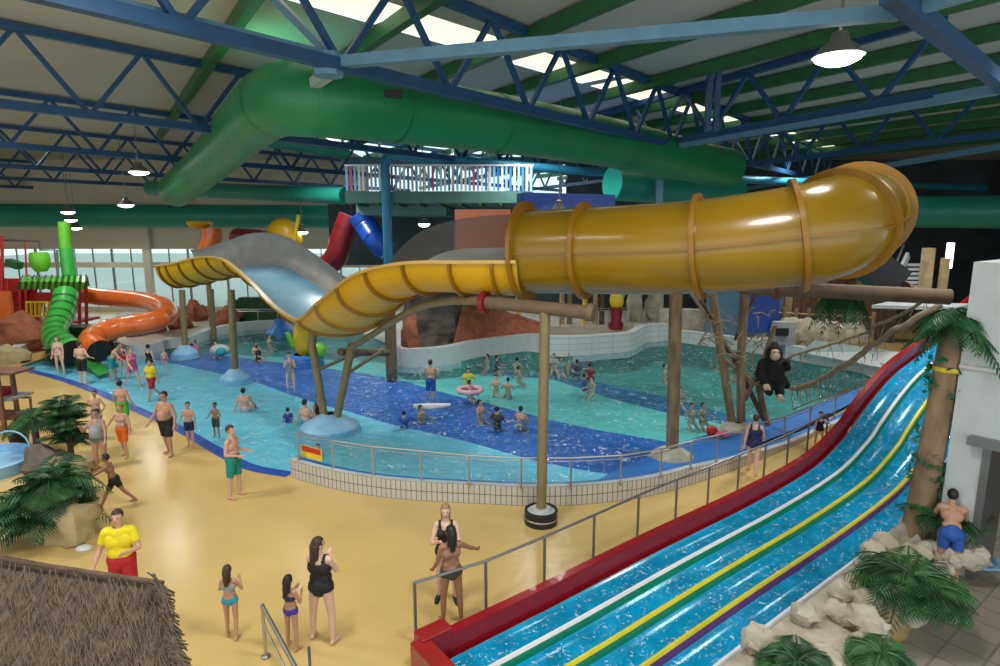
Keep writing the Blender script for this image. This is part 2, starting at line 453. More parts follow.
railing('pool_railing', 'stainless steel railing with glass panels along the curved tiled pool wall', ps, .72, WH, glass=True)
# sign on railing
g = G(302, 460, WH); g2 = G(323, 466, WH)
sg = thing('warning_sign', 'small orange and yellow warning sign fixed to the pool railing', 'sign', (g.x, g.y, .6))
dv = (g2-g); 
MB().quad(g+Vector((0, -.03, .12)), g2+Vector((0, -.03, .12)), g2+Vector((0, -.03, .44)), g+Vector((0, -.03, .44))).build('board', 'yellow_paint', sg)
MB().quad(g+dv*.06+Vector((0, -.04, .28)), g+dv*.94+Vector((0, -.04, .28)), g+dv*.94+Vector((0, -.04, .42)), g+dv*.06+Vector((0, -.04, .42))).build('red_band', 'red', sg)

# ============================================================ WATER SLIDE (racer) on the right
A0 = G(447, 632, .45); A1 = G(740, 492, .45)
pd = Vector((A1.x-A0.x, A1.y-A0.y, 0)).normalized(); pn = Vector((pd.y, -pd.x, 0))
def plane_hit(px, py, off=0):
    r = ray(px, py); o = Vector((0, 0, CH)); q = A0+pn*off
    t = (q-o).dot(pn)/r.dot(pn); p = o+r*t; return (p-A0).dot(pd), p.z
TOP = [(447,632),(541,588),(594,561),(650,533),(712,505),(740,492),(786,468),(815,449),(840,424),(850,410),(870,384),(892,361),(924,338),(942,320)]
prof = [plane_hit(*p) for p in TOP]
for k in range(1, 6): prof[k] = (prof[k][0], .45+(prof[k][1]-.45)*.5)
prof = [(s, max(.42, z)) for s, z in prof]
s_end = prof[-1][0]; slope = (prof[-1][1]-prof[-3][1])/(prof[-1][0]-prof[-3][0])
prof.append((s_end+3, prof[-1][1]+3*slope))
pf = catm([(s, z, 0) for s, z in prof], 5)
sp = [(p[0], p[1]) for p in pf]
sp = [(sp[0][0]-4.0, .42), (sp[0][0]-2.0, .42)]+sp
def sl(s, z, off, dz=0):
    p = A0+pd*s+pn*off; return Vector((p.x, p.y, z+dz))
sw = thing('racing_slide', 'four lane racing water slide with red outer wall and blue lanes', 'water slide', (A0.x, A0.y, 0))
spA = [q for q in sp if q[0] >= prof[0][0]-.01]
def strip(name, mtl, offs_z, pts=None, smooth=True, base=False):
    mb = MB(); rows = []
    for s, z in (pts or sp): rows.append([sl(s, z if dz is not None else 0, o, dz or 0) if dz is not None else sl(s, 0.0, o) for o, dz in offs_z])
    mb.grid(rows); return mb.build(name, mtl, sw, smooth)
LW = .64
strip('red_side_wall', 'red_wall', [(-.10, None), (-.10, 0), (.06, 0), (.10, -.36), (.2, -.42)], spA, smooth=False)
wtr = [(0.2, -.40)]
lanes = []
for k in range(4):
    o0_ = .12+k*LW; o1_ = o0_+LW
    st = [(o0_+.06, -.30), (o0_+.16, -.38), (o0_+LW/2, -.40), (o1_-.16, -.38), (o1_-.06, -.30)]
    strip('lane_bed', 'lane', st)
    strip('lane_water', 'water_fast', [(o0_+.07, -.33), (o0_+LW/2, -.34), (o1_-.07, -.33)])
divm = ['white', 'lane_yellow', 'lane_yellow', 'white']; side = ['maroon', 'lane_green', 'purple', 'purple']
sidel = [('maroon', 'lane_green'), ('lane_green', 'lane_green'), ('lane_yellow', 'purple'), ('purple', 'offwhite')]
for k in range(4):
    o = .12+(k+1)*LW
    strip('divider_left', sidel[k][0], [(o-.09, -.36), (o-.07, -.25), (o-.045, -.21)])
    strip('divider_cap', divm[k], [(o-.045, -.21), (o-.02, -.18), (o+.02, -.18), (o+.045, -.21)])
    strip('divider_right', sidel[k][1], [(o+.045, -.21), (o+.07, -.25), (o+.09, -.36)])
OE = .12+4*LW+.09
strip('outer_side', 'offwhite', [(OE, -.2), (OE+.02, -.2), (OE+.02, None)])
# red end block
mb = MB(); e = sl(prof[0][0]-.2, .25, -.06); rt = Matrix(((pd.x, -pd.y, 0), (pd.y, pd.x, 0), (0, 0, 1)))
mb.box(e+Vector((0, 0, .0)), (.5, .28, .62), rt); mb.build('red_end_block', 'red_wall', sw, bevel=.02)
mb = MB(); e = sl(prof[0][0]-.45, .27, .32); mb.box(e, (.28, .75, .5), rt); mb.build('red_end_block', 'red_wall', sw, bevel=.02)
# walkway railing beside slide
WR = [(416,642),(486,617),(544,589),(593,564),(637,541),(675,523),(707,508),(737,494),(763,482),(786,470),(806,458),(825,446)]
ps = []
for x, y in WR:
    s, _ = plane_hit(x, y-2, -.14)
    r = G(x, y); ps.append((r.x, r.y, 0))
railing('walkway_railing', 'long dull steel handrail running beside the red slide wall', ps, 1.0, 0, 'metal_dk', r=.024, mid=False)
# slide support legs beneath high part
# ============================================================ YELLOW TUBE SLIDE
sr = thing('yellow_tube_slide', 'large yellow wave slide with ribbed open trough and closed tube', 'water slide', (0, 13, 0))
TP = [D(527,252,13.3), D(585,251,12.75), D(640,250,12.2), D(700,247,11.7), D(760,241,11.2), D(808,234,10.9), D(834,227,11.0), D(850,218,11.6), D(857,213,12.6), D(848,214,13.8), D(830,221,14.8), D(800,226,15.3), D(760,230,15.6)]
tc_ = [Vector(p) for p in catm(TP, 8)]
TR = .90
def ring_at(path, i, r, th, wdt, name, mtl):
    p = path[i]; t = (path[min(i+1, len(path)-1)]-path[max(i-1, 0)]).normalized()
    MB().tube([p-t*wdt, p-t*wdt, p+t*wdt, p+t*wdt], [r, r+th, r+th, r], 40, caps=False).build(name, mtl, sr, True)
# hollow tube halves
def sweep(path, prof, closed=False):
    rows = []
    for i, p in enumerate(path):
        t = (path[min(i+1, len(path)-1)]-path[max(i-1, 0)]).normalized()
        sd = t.cross(Vector((0, 0, 1))).normalized(); up = sd.cross(t)
        rows.append([p+sd*a+up*b for a, b in prof])
    return rows
circ = [(TR*math.cos(a), TR*math.sin(a)) for a in [R(x) for x in range(0, 181, 9)]]
circ2 = [(TR*math.cos(a), TR*math.sin(a)) for a in [R(x) for x in range(180, 361, 9)]]
MB().grid(sweep(tc_, circ)).build('upper_shell', 'yellow_shaded', sr, True)
MB().grid(sweep(tc_, circ2)).build('lower_shell', 'yellow_shaded', sr, True)
for sgn in (1, -1):
    MB().grid(sweep(tc_, [(sgn*(TR-.01), -.03), (sgn*(TR+.035), -.03), (sgn*(TR+.035), .015), (sgn*(TR-.01), .015)])).build('seam_flange', 'yellow_dk', sr)
for i in (0, 8, 24, 38, 50, 62): ring_at(tc_, i, TR-.02, .22 if i == 0 else .14, .045, 'ring_flange', 'yellow_dk')
# open trough
def FP(px, Y, z):
    r = ray(px, 250); return Vector((r.x*Y/r.y, Y, z))
ST = [ # px, Y, floor z, half width, front rim h, back wall h
 (527,13.3,4.86,.90,.78,1.75),(480,13.6,4.88,.92,.74,1.72),(430,14.1,4.86,.95,.70,1.60),(392,14.9,4.52,1.0,.70,1.65),(362,16.2,3.75,1.05,.72,1.75),
 (342,17.9,3.2,1.3,.52,1.5),(314,19.9,3.36,1.35,.52,1.25),(286,22.0,3.95,1.35,.60,1.35),(258,24.2,4.4,1.3,.72,1.6),(232,26.0,4.3,1.25,.85,1.8),(208,27.0,3.98,1.2,.95,1.75),(188,27.5,3.75,1.2,1.0,1.65),(174,27.7,3.7,1.15,1.0,1.6)]
SP = [list(FP(a, b, c))+[w, hf, hb] for a, b, c, w, hf, hb in ST]
sc = catm(SP, 8)
path = [Vector(p[:3]) for p in sc]
def trough_rows(fn):
    rows = []
    for i, p in enumerate(path):
        t = (path[min(i+1, len(path)-1)]-path[max(i-1, 0)]).normalized()
        th = Vector((t.x, t.y, 0)).normalized()
        sd = Vector((-th.y, th.x, 0))     # travel is leftwards/away; sd points to the viewer's side
        if sd.y > 0 and abs(sd.y) > .3: sd = sd
        rows.append([p+sd*a+Vector((0, 0, b)) for a, b in fn(*sc[i][3:])])
    return rows
# determine side: camera side must be positive
def U(w, hf, hb, out=0.0, a0=0, a1=180):
    pts = []
    for k in range(a0, a1+1, 10):
        a = R(k); x = math.cos(a)*(w+out); h = hf if k <= 90 else hb*.62 if hb*.62 < hf*1.3 else hf*1.3
        z = h*(1-math.sin(a))-out*math.sin(a)
        pts.append((x, z))
    return pts
def side_sign():
    i = len(path)//3; t = path[i+1]-path[i-1]; sd = Vector((-t.y, t.x, 0)); return -1 if sd.dot(Vector((0, 0, 0))-path[i]) < 0 else 1
sg_ = side_sign()
def flip(pts): return [(sg_*a, b) for a, b in pts]
MB().grid(trough_rows(lambda w, hf, hb: flip(U(w, hf, hb, .05, 0, 180)))).build('trough_shell', 'yellow', sr, True)
MB().grid(trough_rows(lambda w, hf, hb: flip(U(w, hf, hb, 0, 0, 40)))).build('inner_front', 'slide_grey', sr, True)
MB().grid(trough_rows(lambda w, hf, hb: flip(U(w, hf, hb, -.005, 40, 140)))).build('inner_floor', 'slide_blue', sr, True)
MB().grid(trough_rows(lambda w, hf, hb: flip(U(w, hf, hb, -.01, 140, 180)))).build('inner_back', 'slide_grey', sr, True)
def backwall(w, hf, hb):
    h0 = hb*.62 if hb*.62 < hf*1.3 else hf*1.3
    return flip([(-w-.0, h0-.02), (-w-.04, h0+(hb-h0)*.4), (-w+.06, h0+(hb-h0)*.8), (-w+.2, hb)])
rowsb = trough_rows(backwall)
nb = 40
MB().grid(rowsb[:nb+1]).build('mesh_cover', 'netting', sr, True)
MB().grid(rowsb[nb:]).build('grey_back_panel', 'slide_grey', sr, True)
MB().grid(trough_rows(lambda w, hf, hb: flip([(w-.02, hf), (w+.14, hf+.02), (w+.14, hf-.05), (w+.03, hf-.05)]))).build('front_rim', 'yellow_rim', sr, False)
for i in range(4, len(path)-1, 6):
    rr_ = trough_rows(lambda w, hf, hb: flip(U(w, hf, hb, .05, 0, 180)))[i]; r2 = trough_rows(lambda w, hf, hb: flip(U(w, hf, hb, .14, 0, 180)))[i]
    t = (path[i+1]-path[i-1]).normalized()*.03
    mb = MB(); mb.grid([[p-t for p in rr_], [p-t for p in r2], [p+t for p in r2], [p+t for p in rr_]]); mb.build('rib', 'yellow_dk', sr)
# end scoop
pe = path[-1]
# supports: things of their own
def post(name, label, base, top, r, mtl='post_tan', basekind=None, group=None):
    t = thing(name, label, 'post', tuple(base), group)
    MB().tube([base, (Vector(base)+Vector(top))/2, top], r, 14).build('shaft', mtl, t, True)
    if basekind == 'cone':
        MB().lathe((base[0], base[1], 0), [(.68, -.3), (.64, -.08), (.56, .04), (.38, .2), (r+.06, .36), (r, .38)], 28).build('base_cone', 'pale_blue', t, True)
    if basekind == 'drum':
        MB().lathe((base[0], base[1], 0), [(.36, 0), (.36, .09), (.345, .10), (.345, .2), (.36, .21), (.36, .30), (.31, .31), (.30, .26)], 32).build('drum', 'black_rubber', t, True)
        MB().lathe((base[0], base[1], 0), [(.30, .27), (.22, .28), (.2, .34), (r, .34)], 32).build('collar', 'offwhite', t, True)
        MB().lathe((base[0], base[1], 0), [(.362, .115), (.366, .12), (.366, .15), (.362, .155)], 32).build('white_band', 'metal', t)
    return t
g = G(541, 522); post('slide_support_post', 'straight tan steel post in a round black base on the yellow deck', g, D(545, 310, g.y), .11, 'post_tan', 'drum')
g = G(672, 458); g.z = .0
pt = post('trunk_post', 'thick bark covered trunk post on the blue apron', g, D(676, 292, g.y), .17, 'post_bark')
MB().lathe((g.x, g.y, 0), [(.62, 0), (.55, .12), (.35, .25), (.17, .32)], 20).build('stone_base', 'rock_tan', pt, True)
# V legs
g = G(330, 425); g.z = -.3
vt = thing('v_support', 'brown V shaped steel support rising from a blue cone under slide', 'support', tuple(g))
tl = D(312, 345, g.y+.4); tr_ = D(352, 345, g.y-.4)
MB().tube([g+Vector((-.1, 0, 0)), tl], .13, 12).build('leg', 'post_tan', vt, True)
MB().tube([g+Vector((.1, 0, 0)), tr_], .13, 12).build('leg', 'post_tan', vt, True)
MB().lathe((g.x, g.y, 0), [(1.05, -.5), (1.0, -.15), (.9, .02), (.6, .2), (.35, .34), (.2, .4)], 32).build('base_cone', 'pale_blue', vt, True)
MB().tube([tl, tl+Vector((.05, .1, .5))], .13).build('leg_top', 'post_tan', vt, True)
MB().tube([D(318, 370, g.y), D(345, 358, g.y+1), D(383, 350, g.y+2.5)], .06, 8).build('brace', 'post_tan', vt, True)
MB().tube([D(345, 375, g.y-.2), D(380, 352, g.y+1.5)], .06, 8).build('brace', 'post_tan', vt, True)
MB().tube([D(340, 352, g.y), D(388, 353, g.y+3)], .12, 8).build('cross_beam', 'beam_brown', vt, True)
# curved carrier pipe
cp = thing('carrier_pipe', 'curved brown steel pipe carrying the yellow slide from below', 'pipe', (0, 14, 3))
pts = [D(352,347,18.2), D(372,335,17.2), D(395,320,16), D(420,307,15), D(450,301,14), D(484,301,13)]
MB().tube([Vector(p) for p in catm(pts, 6)], .10, 12).build('curved_pipe', 'post_tan', cp, True)
MB().tube([D(484,302,13), D(592,313,11.6)], .14, 12).build('straight_pipe', 'beam_brown', cp, True)
MB().tube([D(482,302,13.03), D(487,302.5,12.97)], .24, 16).build('flange', 'maroon', cp, True)
MB().tube([D(588,312,11.65), D(594,313,11.6)], .18, 16).build('end_flange', 'beam_brown', cp, True)
# left posts
for k, (x, y, xt, yt, lab) in enumerate([(235,377,231,290,'tan post nearest the camera under the far end of slide'), (214,338,211,289,'tan post farthest back under the end of slide'), (185,352,182,290,'leftmost tan post under the tip of the yellow slide')]):
    g = G(x, y); g.z = -.4
    post('slide_post', lab, g, D(xt, yt, g.y), .15, 'post_tan', 'cone' if k != 1 else None)

# ============================================================ ROOF
YD = 27.0
dl, dr = D(345, 198, YD).x, D(533, 198, YD).x
dT = Vector((.65, .76, 0)).normalized(); nT = Vector((-dT.y, dT.x, 0)); uP = Vector((-.552, .834, 0)).normalized()
ZB, ZT = 9.3, 11.15
sk0 = G(250, -28, 11.3) if False else None
def CE(px, py, z=11.3):
    r = ray(px, py); t = (z-CH)/r.z; return Vector((r.x*t, r.y*t, z))
k0, k1 = CE(335, 0), CE(832, 150)
kd = (k1-k0).normalized(); kn = Vector((-kd.y, kd.x, 0)); k0 = k0-kd*2.5
holes = []; L_ = (k1-k0).length; ns = 9
for i in range(ns):
    a = k0+kd*(L_*i/ns+.25); b = k0+kd*(L_*(i+1)/ns-.25)
    holes.append([(a+kn*.75).to_tuple()[:2], (b+kn*.75).to_tuple()[:2], (b-kn*.75).to_tuple()[:2], (a-kn*.75).to_tuple()[:2]])
struct(poly_holes('ceiling', 'ceil', [(-46, -4), (46, -4), (46, 48), (dr+3.5, 48), (dr+3.5, YD+8.1), (dl-3, YD+8.1), (dl-3, 48), (-46, 48)], holes, 11.3))
for i, h in enumerate(holes):
    MB().quad(*[(x, y, 11.35) for x, y in h]).build('skylight_pane', 'glass_warm')['kind'] = 'structure'
# roof sheet seams
mb = MB()
for i in range(-16, 34):
    c = nT*(i*1.55)
    if i % 1 == 0: mb.bar(c-dT*45+Vector((0, 0, 11.27)), c+dT*60+Vector((0, 0, 11.27)), .05, .04)
# green purlin beams right of the brace line
pl = CE(340, 65, 9.3)
def strut_obj(a, b, w, name, mtl, parent, h=None): return MB().bar(a, b, w, h).build(name, mtl, parent)
cnt = 0
for k in range(0, 13):
    st = Vector((pl.x, pl.y, 0))+dT*(k*3.3-.9)-uP*14
    a = st+Vector((0, 0, 11.08)); b = st+uP*(40)+Vector((0, 0, 11.08))
    o = MB().bar(a, b, .24, .34).build('roof_purlin', 'green_beam')
    tag(o, 'green painted steel purlin under the dark right part of roof', 'beam', 'green roof purlins')
def truss(off, s0, s1, label, mtl='blue_steel', panel=2.85, zt=ZT, zb=ZB, org=None, d=dT, wch=.22, ww=.11):
    o = org if org else Vector((pl.x, pl.y, 0))+nT*off
    t = thing('roof_truss', label, 'truss', (o.x, o.y, zb))
    P = lambda s, z: Vector((o.x+d.x*s, o.y+d.y*s, z))
    strut_obj(P(s0, zb), P(s1, zb), wch, 'bottom_chord', mtl, t)
    strut_obj(P(s0, zt), P(s1, zt), wch*.9, 'top_chord', mtl, t)
    n = int((s1-s0)/panel)
    for i in range(n):
        s = s0+i*panel
        strut_obj(P(s, zt), P(s+panel/2, zb), ww, 'web_member', mtl, t); strut_obj(P(s+panel/2, zb), P(s+panel, zt), ww, 'web_member', mtl, t)
    return t
names = ['nearest long blue roof truss crossing above the green duct', 'second blue roof truss over the left side of pool', 'third blue roof truss counted from the camera side', 'fourth blue roof truss counted from the camera side', 'fifth blue roof truss, far back over the left pool side', 'farthest blue roof truss near the back wall']
for k in range(6):
    s0 = [-7.1, -17.1, -28.5, -34.2, -37, -40][k]; s1 = [40, 40, 34, 26, 18, 10][k]
    truss(9.3*k, s0, s1, names[k], 'blue_steel')
# near right
def member(name, label, pts, w, mtl, h=None):
    o = MB()
    for a, b in zip(pts, pts[1:]): o.bar(a, b, w, h)
    return tag(o.build(name, mtl), label, 'beam')
member('brace_tube', 'pale grey tube running away from the steel node to the far roof', [CE(340,65,9.3), D(160,196,44)], .2, 'tube_grey')
member('tie_beam', 'pale blue tie beam crossing the top of view above the skylight', [CE(342,62,9.35), CE(900,12,9.35), CE(1040,-30,9.35)], .2, 'pale_steel')
member('tie_beam', 'pale blue beam slanting from right edge down behind the yellow tube', [CE(1040,82,9.3), CE(650,150,9.3)], .22, 'pale_steel')
member('tie_beam', 'lower pale blue beam at the right edge above the tube end', [CE(1040,140,9.2), D(740,190,43)], .22, 'pale_steel')
member('tie_beam', 'steep blue beam in the top right corner', [CE(890,-8,9.3), CE(1040,115,9.3)], .24, 'blue_steel')
member('tie_beam', 'blue beam dropping from upper left corner past the node', [CE(60,-6,9.45), CE(340,62,9.4)], .24, 'pale_steel')
member('tie_beam', 'short blue strut above the steel node', [CE(340,65,9.3), CE(268,-8,11)], .14, 'pale_steel')
MB_ = MB().tube([CE(328,65,9.3)-Vector((0,0,.2)), CE(328,65,9.3)+Vector((0,0,.2))], .28, 8)
tag(MB_.build('steel_node', 'pale_steel'), 'bulky blue steel connection node where roof beams meet', 'joint')
# cross trusses on right along purlin direction
o1 = CE(1040,82,9.3); e1 = CE(650,150,9.3); d1 = Vector((e1.x-o1.x, e1.y-o1.y, 0)).normalized()
truss(0, 2, 40, 'cross truss on the right above the pale beam', org=Vector((o1.x, o1.y, 0)), d=d1, zb=9.45)
truss(0, 0, 46, 'far right cross truss of slim blue members', org=Vector((20.5, 14, 0)), d=d1, zb=9.45)
# twin vertical post of truss
a = CE(712, 132, 9.3)
vp = thing('truss_post', 'pair of dark blue vertical posts within the nearest truss', 'post', tuple(a))
for dx in (-.16, .1): MB().bar(Vector((a.x+dx, a.y, 9.3)), Vector((a.x+dx, a.y, 11.2)), .16).build('upright', 'blue_steel', vp)
# ============================================================ DUCTS
def duct(label, pts, r, mtl, cap=True, vents=(), rings=6):
    t = thing('air_duct', label, 'duct', tuple(pts[0]))
    pp = [Vector(p) for p in catm(pts, 8)] if len(pts) > 2 else [Vector(pts[0])+(Vector(pts[1])-Vector(pts[0]))*i/10 for i in range(11)]
    MB().tube(pp, r, 28).build('duct_body', mtl, t, True)
    for i in range(2, len(pp)-1, rings):
        tt = (pp[min(i+1, len(pp)-1)]-pp[i-1]).normalized()*.04
        MB().tube([pp[i]-tt, pp[i]+tt], r+.025, 28, caps=False).build('joint_band', mtl, t, True)
    for v in vents:
        MB().box(v, (.75, .12, .16)).build('vent', 'black', t)
    return t
dpts = [D(176,190,30), D(205,166,25.5), D(228,143,21.5), D(255,116,17.2), D(276,102,15), D(306,99,13.9), D(360,104,14.6), D(430,114,16.2), D(520,127,18.3), D(620,145,21.6), D(700,163,25), D(728,168,26.5)]
duct('big green air duct bending across beneath the roof', dpts, .80, 'duct', vents=[D(385,94,14.2), D(726,160,26.0)], rings=10)
duct('long teal green duct across the far end of the hall', [Vector((-46, 43.5, 7.25)), Vector((-8, 43.5, 7.1))], .80, 'duct_teal')
duct('teal green duct on the right behind the yellow tube', [D(905,212,30), D(1060,212,27)], .75, 'duct_teal')
duct('pale green duct seen behind the truss on the left', [D(150,188,38), D(345,196,30)], .42, 'duct_teal')
duct('short green duct piece under the big duct on right', [D(612,183,27), D(735,192,30)], .75, 'duct_teal')
duct('small teal duct high beside the bright upper windows', [D(262,140,30), D(350,153,31)], .3, 'duct_teal')

# ============================================================ WALLS, WINDOWS
def wallbox(name, a, b, z0, z1, mtl, th=.2):
    a, b = Vector((a[0], a[1], 0)), Vector((b[0], b[1], 0)); m = (a+b)/2
    d = b-a; rot = Matrix.Rotation(math.atan2(d.y, d.x), 3, 'Z')
    return struct(MB().box((m.x, m.y, (z0+z1)/2), (d.length, th, z1-z0), rot).build(name, mtl))
XR = D(455, 300, 46).x
wallbox('wall_back', (-46, 46), (XR, 46), 4.75, 7.0, 'wall_cream'); wallbox('wall_back_upper', (-46, 46.1), (dl-3, 46.1), 7.0, 11.3, 'wall_cream')
wallbox('wall_back_band', (-46, 46), (XR, 46), 3.35, 3.75, 'wall_cream')
wallbox('wall_back_sill', (-46, 46), (XR, 46), 0, .35, 'wall_cream')
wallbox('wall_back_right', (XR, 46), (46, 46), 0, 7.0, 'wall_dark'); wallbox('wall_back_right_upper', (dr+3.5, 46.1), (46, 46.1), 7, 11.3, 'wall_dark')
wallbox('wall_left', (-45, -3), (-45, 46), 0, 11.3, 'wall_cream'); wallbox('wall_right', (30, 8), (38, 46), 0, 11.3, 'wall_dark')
wi = 1
for i in range(14):
    x0 = -44+i*(XR+44)/14; x1 = x0+(XR+44)/14
    t = thing('window_%d' % wi, '', ''); wi += 1
    for k in ('label', 'category'): del t[k]
    t['kind'] = 'structure'
    MB().box(((x0+x1)/2, 46, 1.85), (x1-x0, .03, 3.0)).build('pane', 'glass', t)
    MB().box(((x0+x1)/2, 46, 4.25), (x1-x0, .03, 1.0)).build('pane', 'glass', t)
    MB().box((x0, 46, 2.4), (.12, .16, 4.8)).box(((x0+x1)/2, 46, 2.0), (.07, .1, 3.2)).box(((x0+x1)/2, 46, 4.25), (.07, .1, 1.0)).build('window_frame', 'metal_dk', t)
x = D(149, 280, 45.4).x
tag(MB().box((x, 45.5, 3.6), (.55, .3, 7.2)).build('wall_column', 'wall_cream'), 'pale column against the far window wall', 'column')
# upper deck
struct(MB().quad((-120,47,-.2),(120,47,-.2),(120,160,-.2),(-120,160,-.2)).build('ground_outside','outer_ground'))
YD = 27.0
dl, dr = D(345, 198, YD).x, D(533, 198, YD).x
zs = D(400, 197, YD).z
struct(MB().box(((dl+dr)/2, YD+4, zs), (dr-dl, 8, .5)).box(((dl+dr)/2-2, YD+5, zs-.5), (dr-dl-4, 6, .5)).build('upper_floor', 'deckslab'))
for i in range(9):
    x = dl+.5+i*(dr-dl-1)/8
    tag(MB().bar((x, YD-.02, zs-.3), (x+.2, YD+7, zs-.35), .12).build('floor_joist', 'green_beam'), 'green joist beneath the raised deck', 'beam', 'joists under the raised deck')
# bright window wall behind the deck
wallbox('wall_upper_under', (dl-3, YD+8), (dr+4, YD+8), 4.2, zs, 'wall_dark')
struct(MB().box(((dl+dr)/2, YD+8, 9.9), (dr-dl+4, .03, 3.4)).build('window_20', 'glass'))
for i in range(7):
    x = dl-2+i*(dr-dl+4)/6; struct(MB().box((x, YD+7.95, 9.7), (.14, .12, 3.0)).build('trim_window', 'white'))
struct(MB().box(((dl+dr)/2, YD+7.9, 10.0), (dr-dl+4, .14, .5)).build('trim_window', 'pale_steel'))
# open the hall wall behind that window: nothing beyond, sky is seen through the gap in the back wall
# deck balustrade of coloured slats
bal = thing('balustrade', 'bright balustrade of pink, white and blue slats on raised deck', 'railing', ((dl+dr)/2, YD, zs+.25))
cols = ['pale_blue', 'white', 'pale_pink', 'white', 'pale_blue', 'pale_steel', 'white', 'pink', 'white', 'pale_blue']
n = 46
for i in range(n):
    x = dl+(dr-dl)*(i+.5)/n
    MB().box((x, YD+.1, zs+.25+.55), (.10, .04, 1.05)).build('slat', cols[(i*7) % 10] if i < 34 else ['pale_blue', 'blue_ledge', 'white'][i % 3], bal)
MB().bar((dl, YD+.1, zs+1.36), (dr, YD+.1, zs+1.36), .08).build('top_rail', 'white', bal)
# blue column and beam frame
fr = thing('column_frame', 'tall teal blue column with a long horizontal pipe at roof level', 'column', tuple(D(385, 350, 26.6)))
fr.location.z = 0; gx = D(385, 160, 26.6)
MB().tube([Vector((gx.x, 26.6, 3)), Vector((gx.x, 26.6, gx.z))], .20, 16).build('column', 'col_blue', fr, True)
MB().tube([Vector((gx.x, 26.6, gx.z-.05)), gx+Vector((.15, 0, .15)), gx+Vector((.5, .05, .2)), D(640,176,30), D(985,188,40)], .20, 12).build('top_pipe', 'col_blue', fr, True)
MB().tube([Vector((gx.x, 26.6, -1)), Vector((gx.x, 26.6, 3))], .26, 16).build('column_foot', 'beam_brown', fr, True)
member('column', 'short pale blue column above the yellow tube', [D(659,180,26.8), D(659,230,26.8)-Vector((0, 0, 1.5))], .3, 'pale_steel')
member('panel', 'dark blue sloping panel behind the tube mouth', [D(520,203,25), D(610,205,26)], 1.0, 'blue', .8)
# ============================================================ LAMPS
LAMPS = [(838,57,11.0,.42,'large bright bay lamp hanging at upper right'),(139,172,26,.42,'bay lamp hanging over the left pool side under the trusses'),(126,205,33,.42,'small bay lamp left of the open slide end'),(68,212,38,.42,'uppermost of three small lamps before the far duct'),(71,220,40,.4,'middle of three small lamps before the far duct'),(76,228,42,.4,'lowest of three small lamps before the far duct'),(302,232,33,.35,'lamp under the raised deck left of the blue tube'),(352,230,31,.35,'lamp below the raised deck beside the blue tube'),(424,224,28,.3,'small lamp under the raised deck above the netting'),(559,211,24,.34,'lamp right above the mouth of the yellow tube')]
for x, y, Y, r, lab in LAMPS:
    p = D(x, y, Y); t = thing('bay_lamp', lab, 'lamp', tuple(p))
    shd_ = MB().lathe(p, [(.06, .42), (.12, .40), (.16, .26), (r*.7, .16), (r, 0)], 20).build('shade', 'metal_dk', t, True)
    MB().lathe(p, [(.01, -.14), (r*.5, -.12), (r*.85, -.05), (r*.9, .0)], 20).build('lens', 'lamp_glow', shd_, True)
    MB().tube([p+Vector((0, 0, .42)), Vector((p.x, p.y, max(p.z+.8, 11.2)))], .02, 6).build('hanger', 'metal_dk', t)
    if r >= .4:
        ld = bpy.data.lights.new('lamp_light', 'SPOT'); ld.energy = 350 if Y > 12 else 500; ld.spot_size = R(150); ld.shadow_soft_size = .3; ld.color = (1, .97, .92)
        lo = bpy.data.objects.new('lamp_light', ld); COL.objects.link(lo); lo.parent = t; lo.location = (0, 0, -.08)

# ============================================================ BACKGROUND THINGS
def pipe(name, label, pts, r, mtl, bands=None, cat='slide', hollow=False, n=6):
    pp = [Vector(p) for p in catm(pts, n)]
    t = thing(name, label, cat, tuple(pp[-1]))
    MB().tube(pp, r, 22, caps=not hollow).build('tube', mtl, t, True)
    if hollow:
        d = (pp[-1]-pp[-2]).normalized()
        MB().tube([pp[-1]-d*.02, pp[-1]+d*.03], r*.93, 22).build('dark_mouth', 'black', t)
    for i in range(3, len(pp)-1, bands or 99):
        tt = (pp[i+1]-pp[i-1]).normalized()*.05
        MB().tube([pp[i]-tt, pp[i]+tt], r*1.06, 22, caps=False).build('joint_ring', 'green_beam' if mtl == 'green_slide' else mtl, t, True)
    return t
pipe('tube_slide', 'green tube slide dropping from play tower to the pool edge', [D(66,294,33), D(63,310,32), D(57,326,30.5), D(56,338,29), D(64,346,27.8), D(74,353,27)], .60, 'green_slide', 3, hollow=True)
pipe('tube_slide', 'orange tube slide looping round beside the green one', [D(60,292,38), D(100,297,37.5), D(140,300,36), D(163,306,33.5), D(166,315,31.5), D(150,322,30), D(120,327,29.5), D(97,335,28.5), D(91,343,27.5), D(100,351,26.8)], .52, 'orange', 5, hollow=True)
pipe('tube_slide', 'dark red tube slide hanging under raised deck in the distance', [D(238,238,34), D(258,240,33), D(275,246,32), D(295,262,31), D(318,268,30.5), D(334,260,30), D(342,238,30), D(350,216,30)], .55, 'maroon', 4)
pipe('tube_slide', 'blue tube slide bending down from the raised deck', [D(358,214,29.5), D(366,226,29.5), D(376,240,29), D(388,250,29)], .55, 'blue', 4)
pipe('tube_slide', 'orange and red ribbed tube end with yellow funnel far back', [D(212,228,36), D(212,240,36), D(206,254,36)], .55, 'orange', 2)
q_ = D(206,254,36); MB().tube([(q_.x, 36, 0), (q_.x, 36, q_.z)], .15, 10).build('support_pole', 'post_tan', None, True); o_ = bpy.data.objects['support_pole']; o_.parent = bpy.data.objects['tube_slide.004']; o_.matrix_parent_inverse = Matrix.Translation(-o_.parent.location)
o = MB().lathe(D(200,229,36.4), [(.05, 0), (.5, .05), (.75, .3), (.7, .45), (.3, .5)], 20).build('funnel', 'yellow', None, True); tag(o, 'small yellow funnel on top of the ribbed tube', 'funnel')
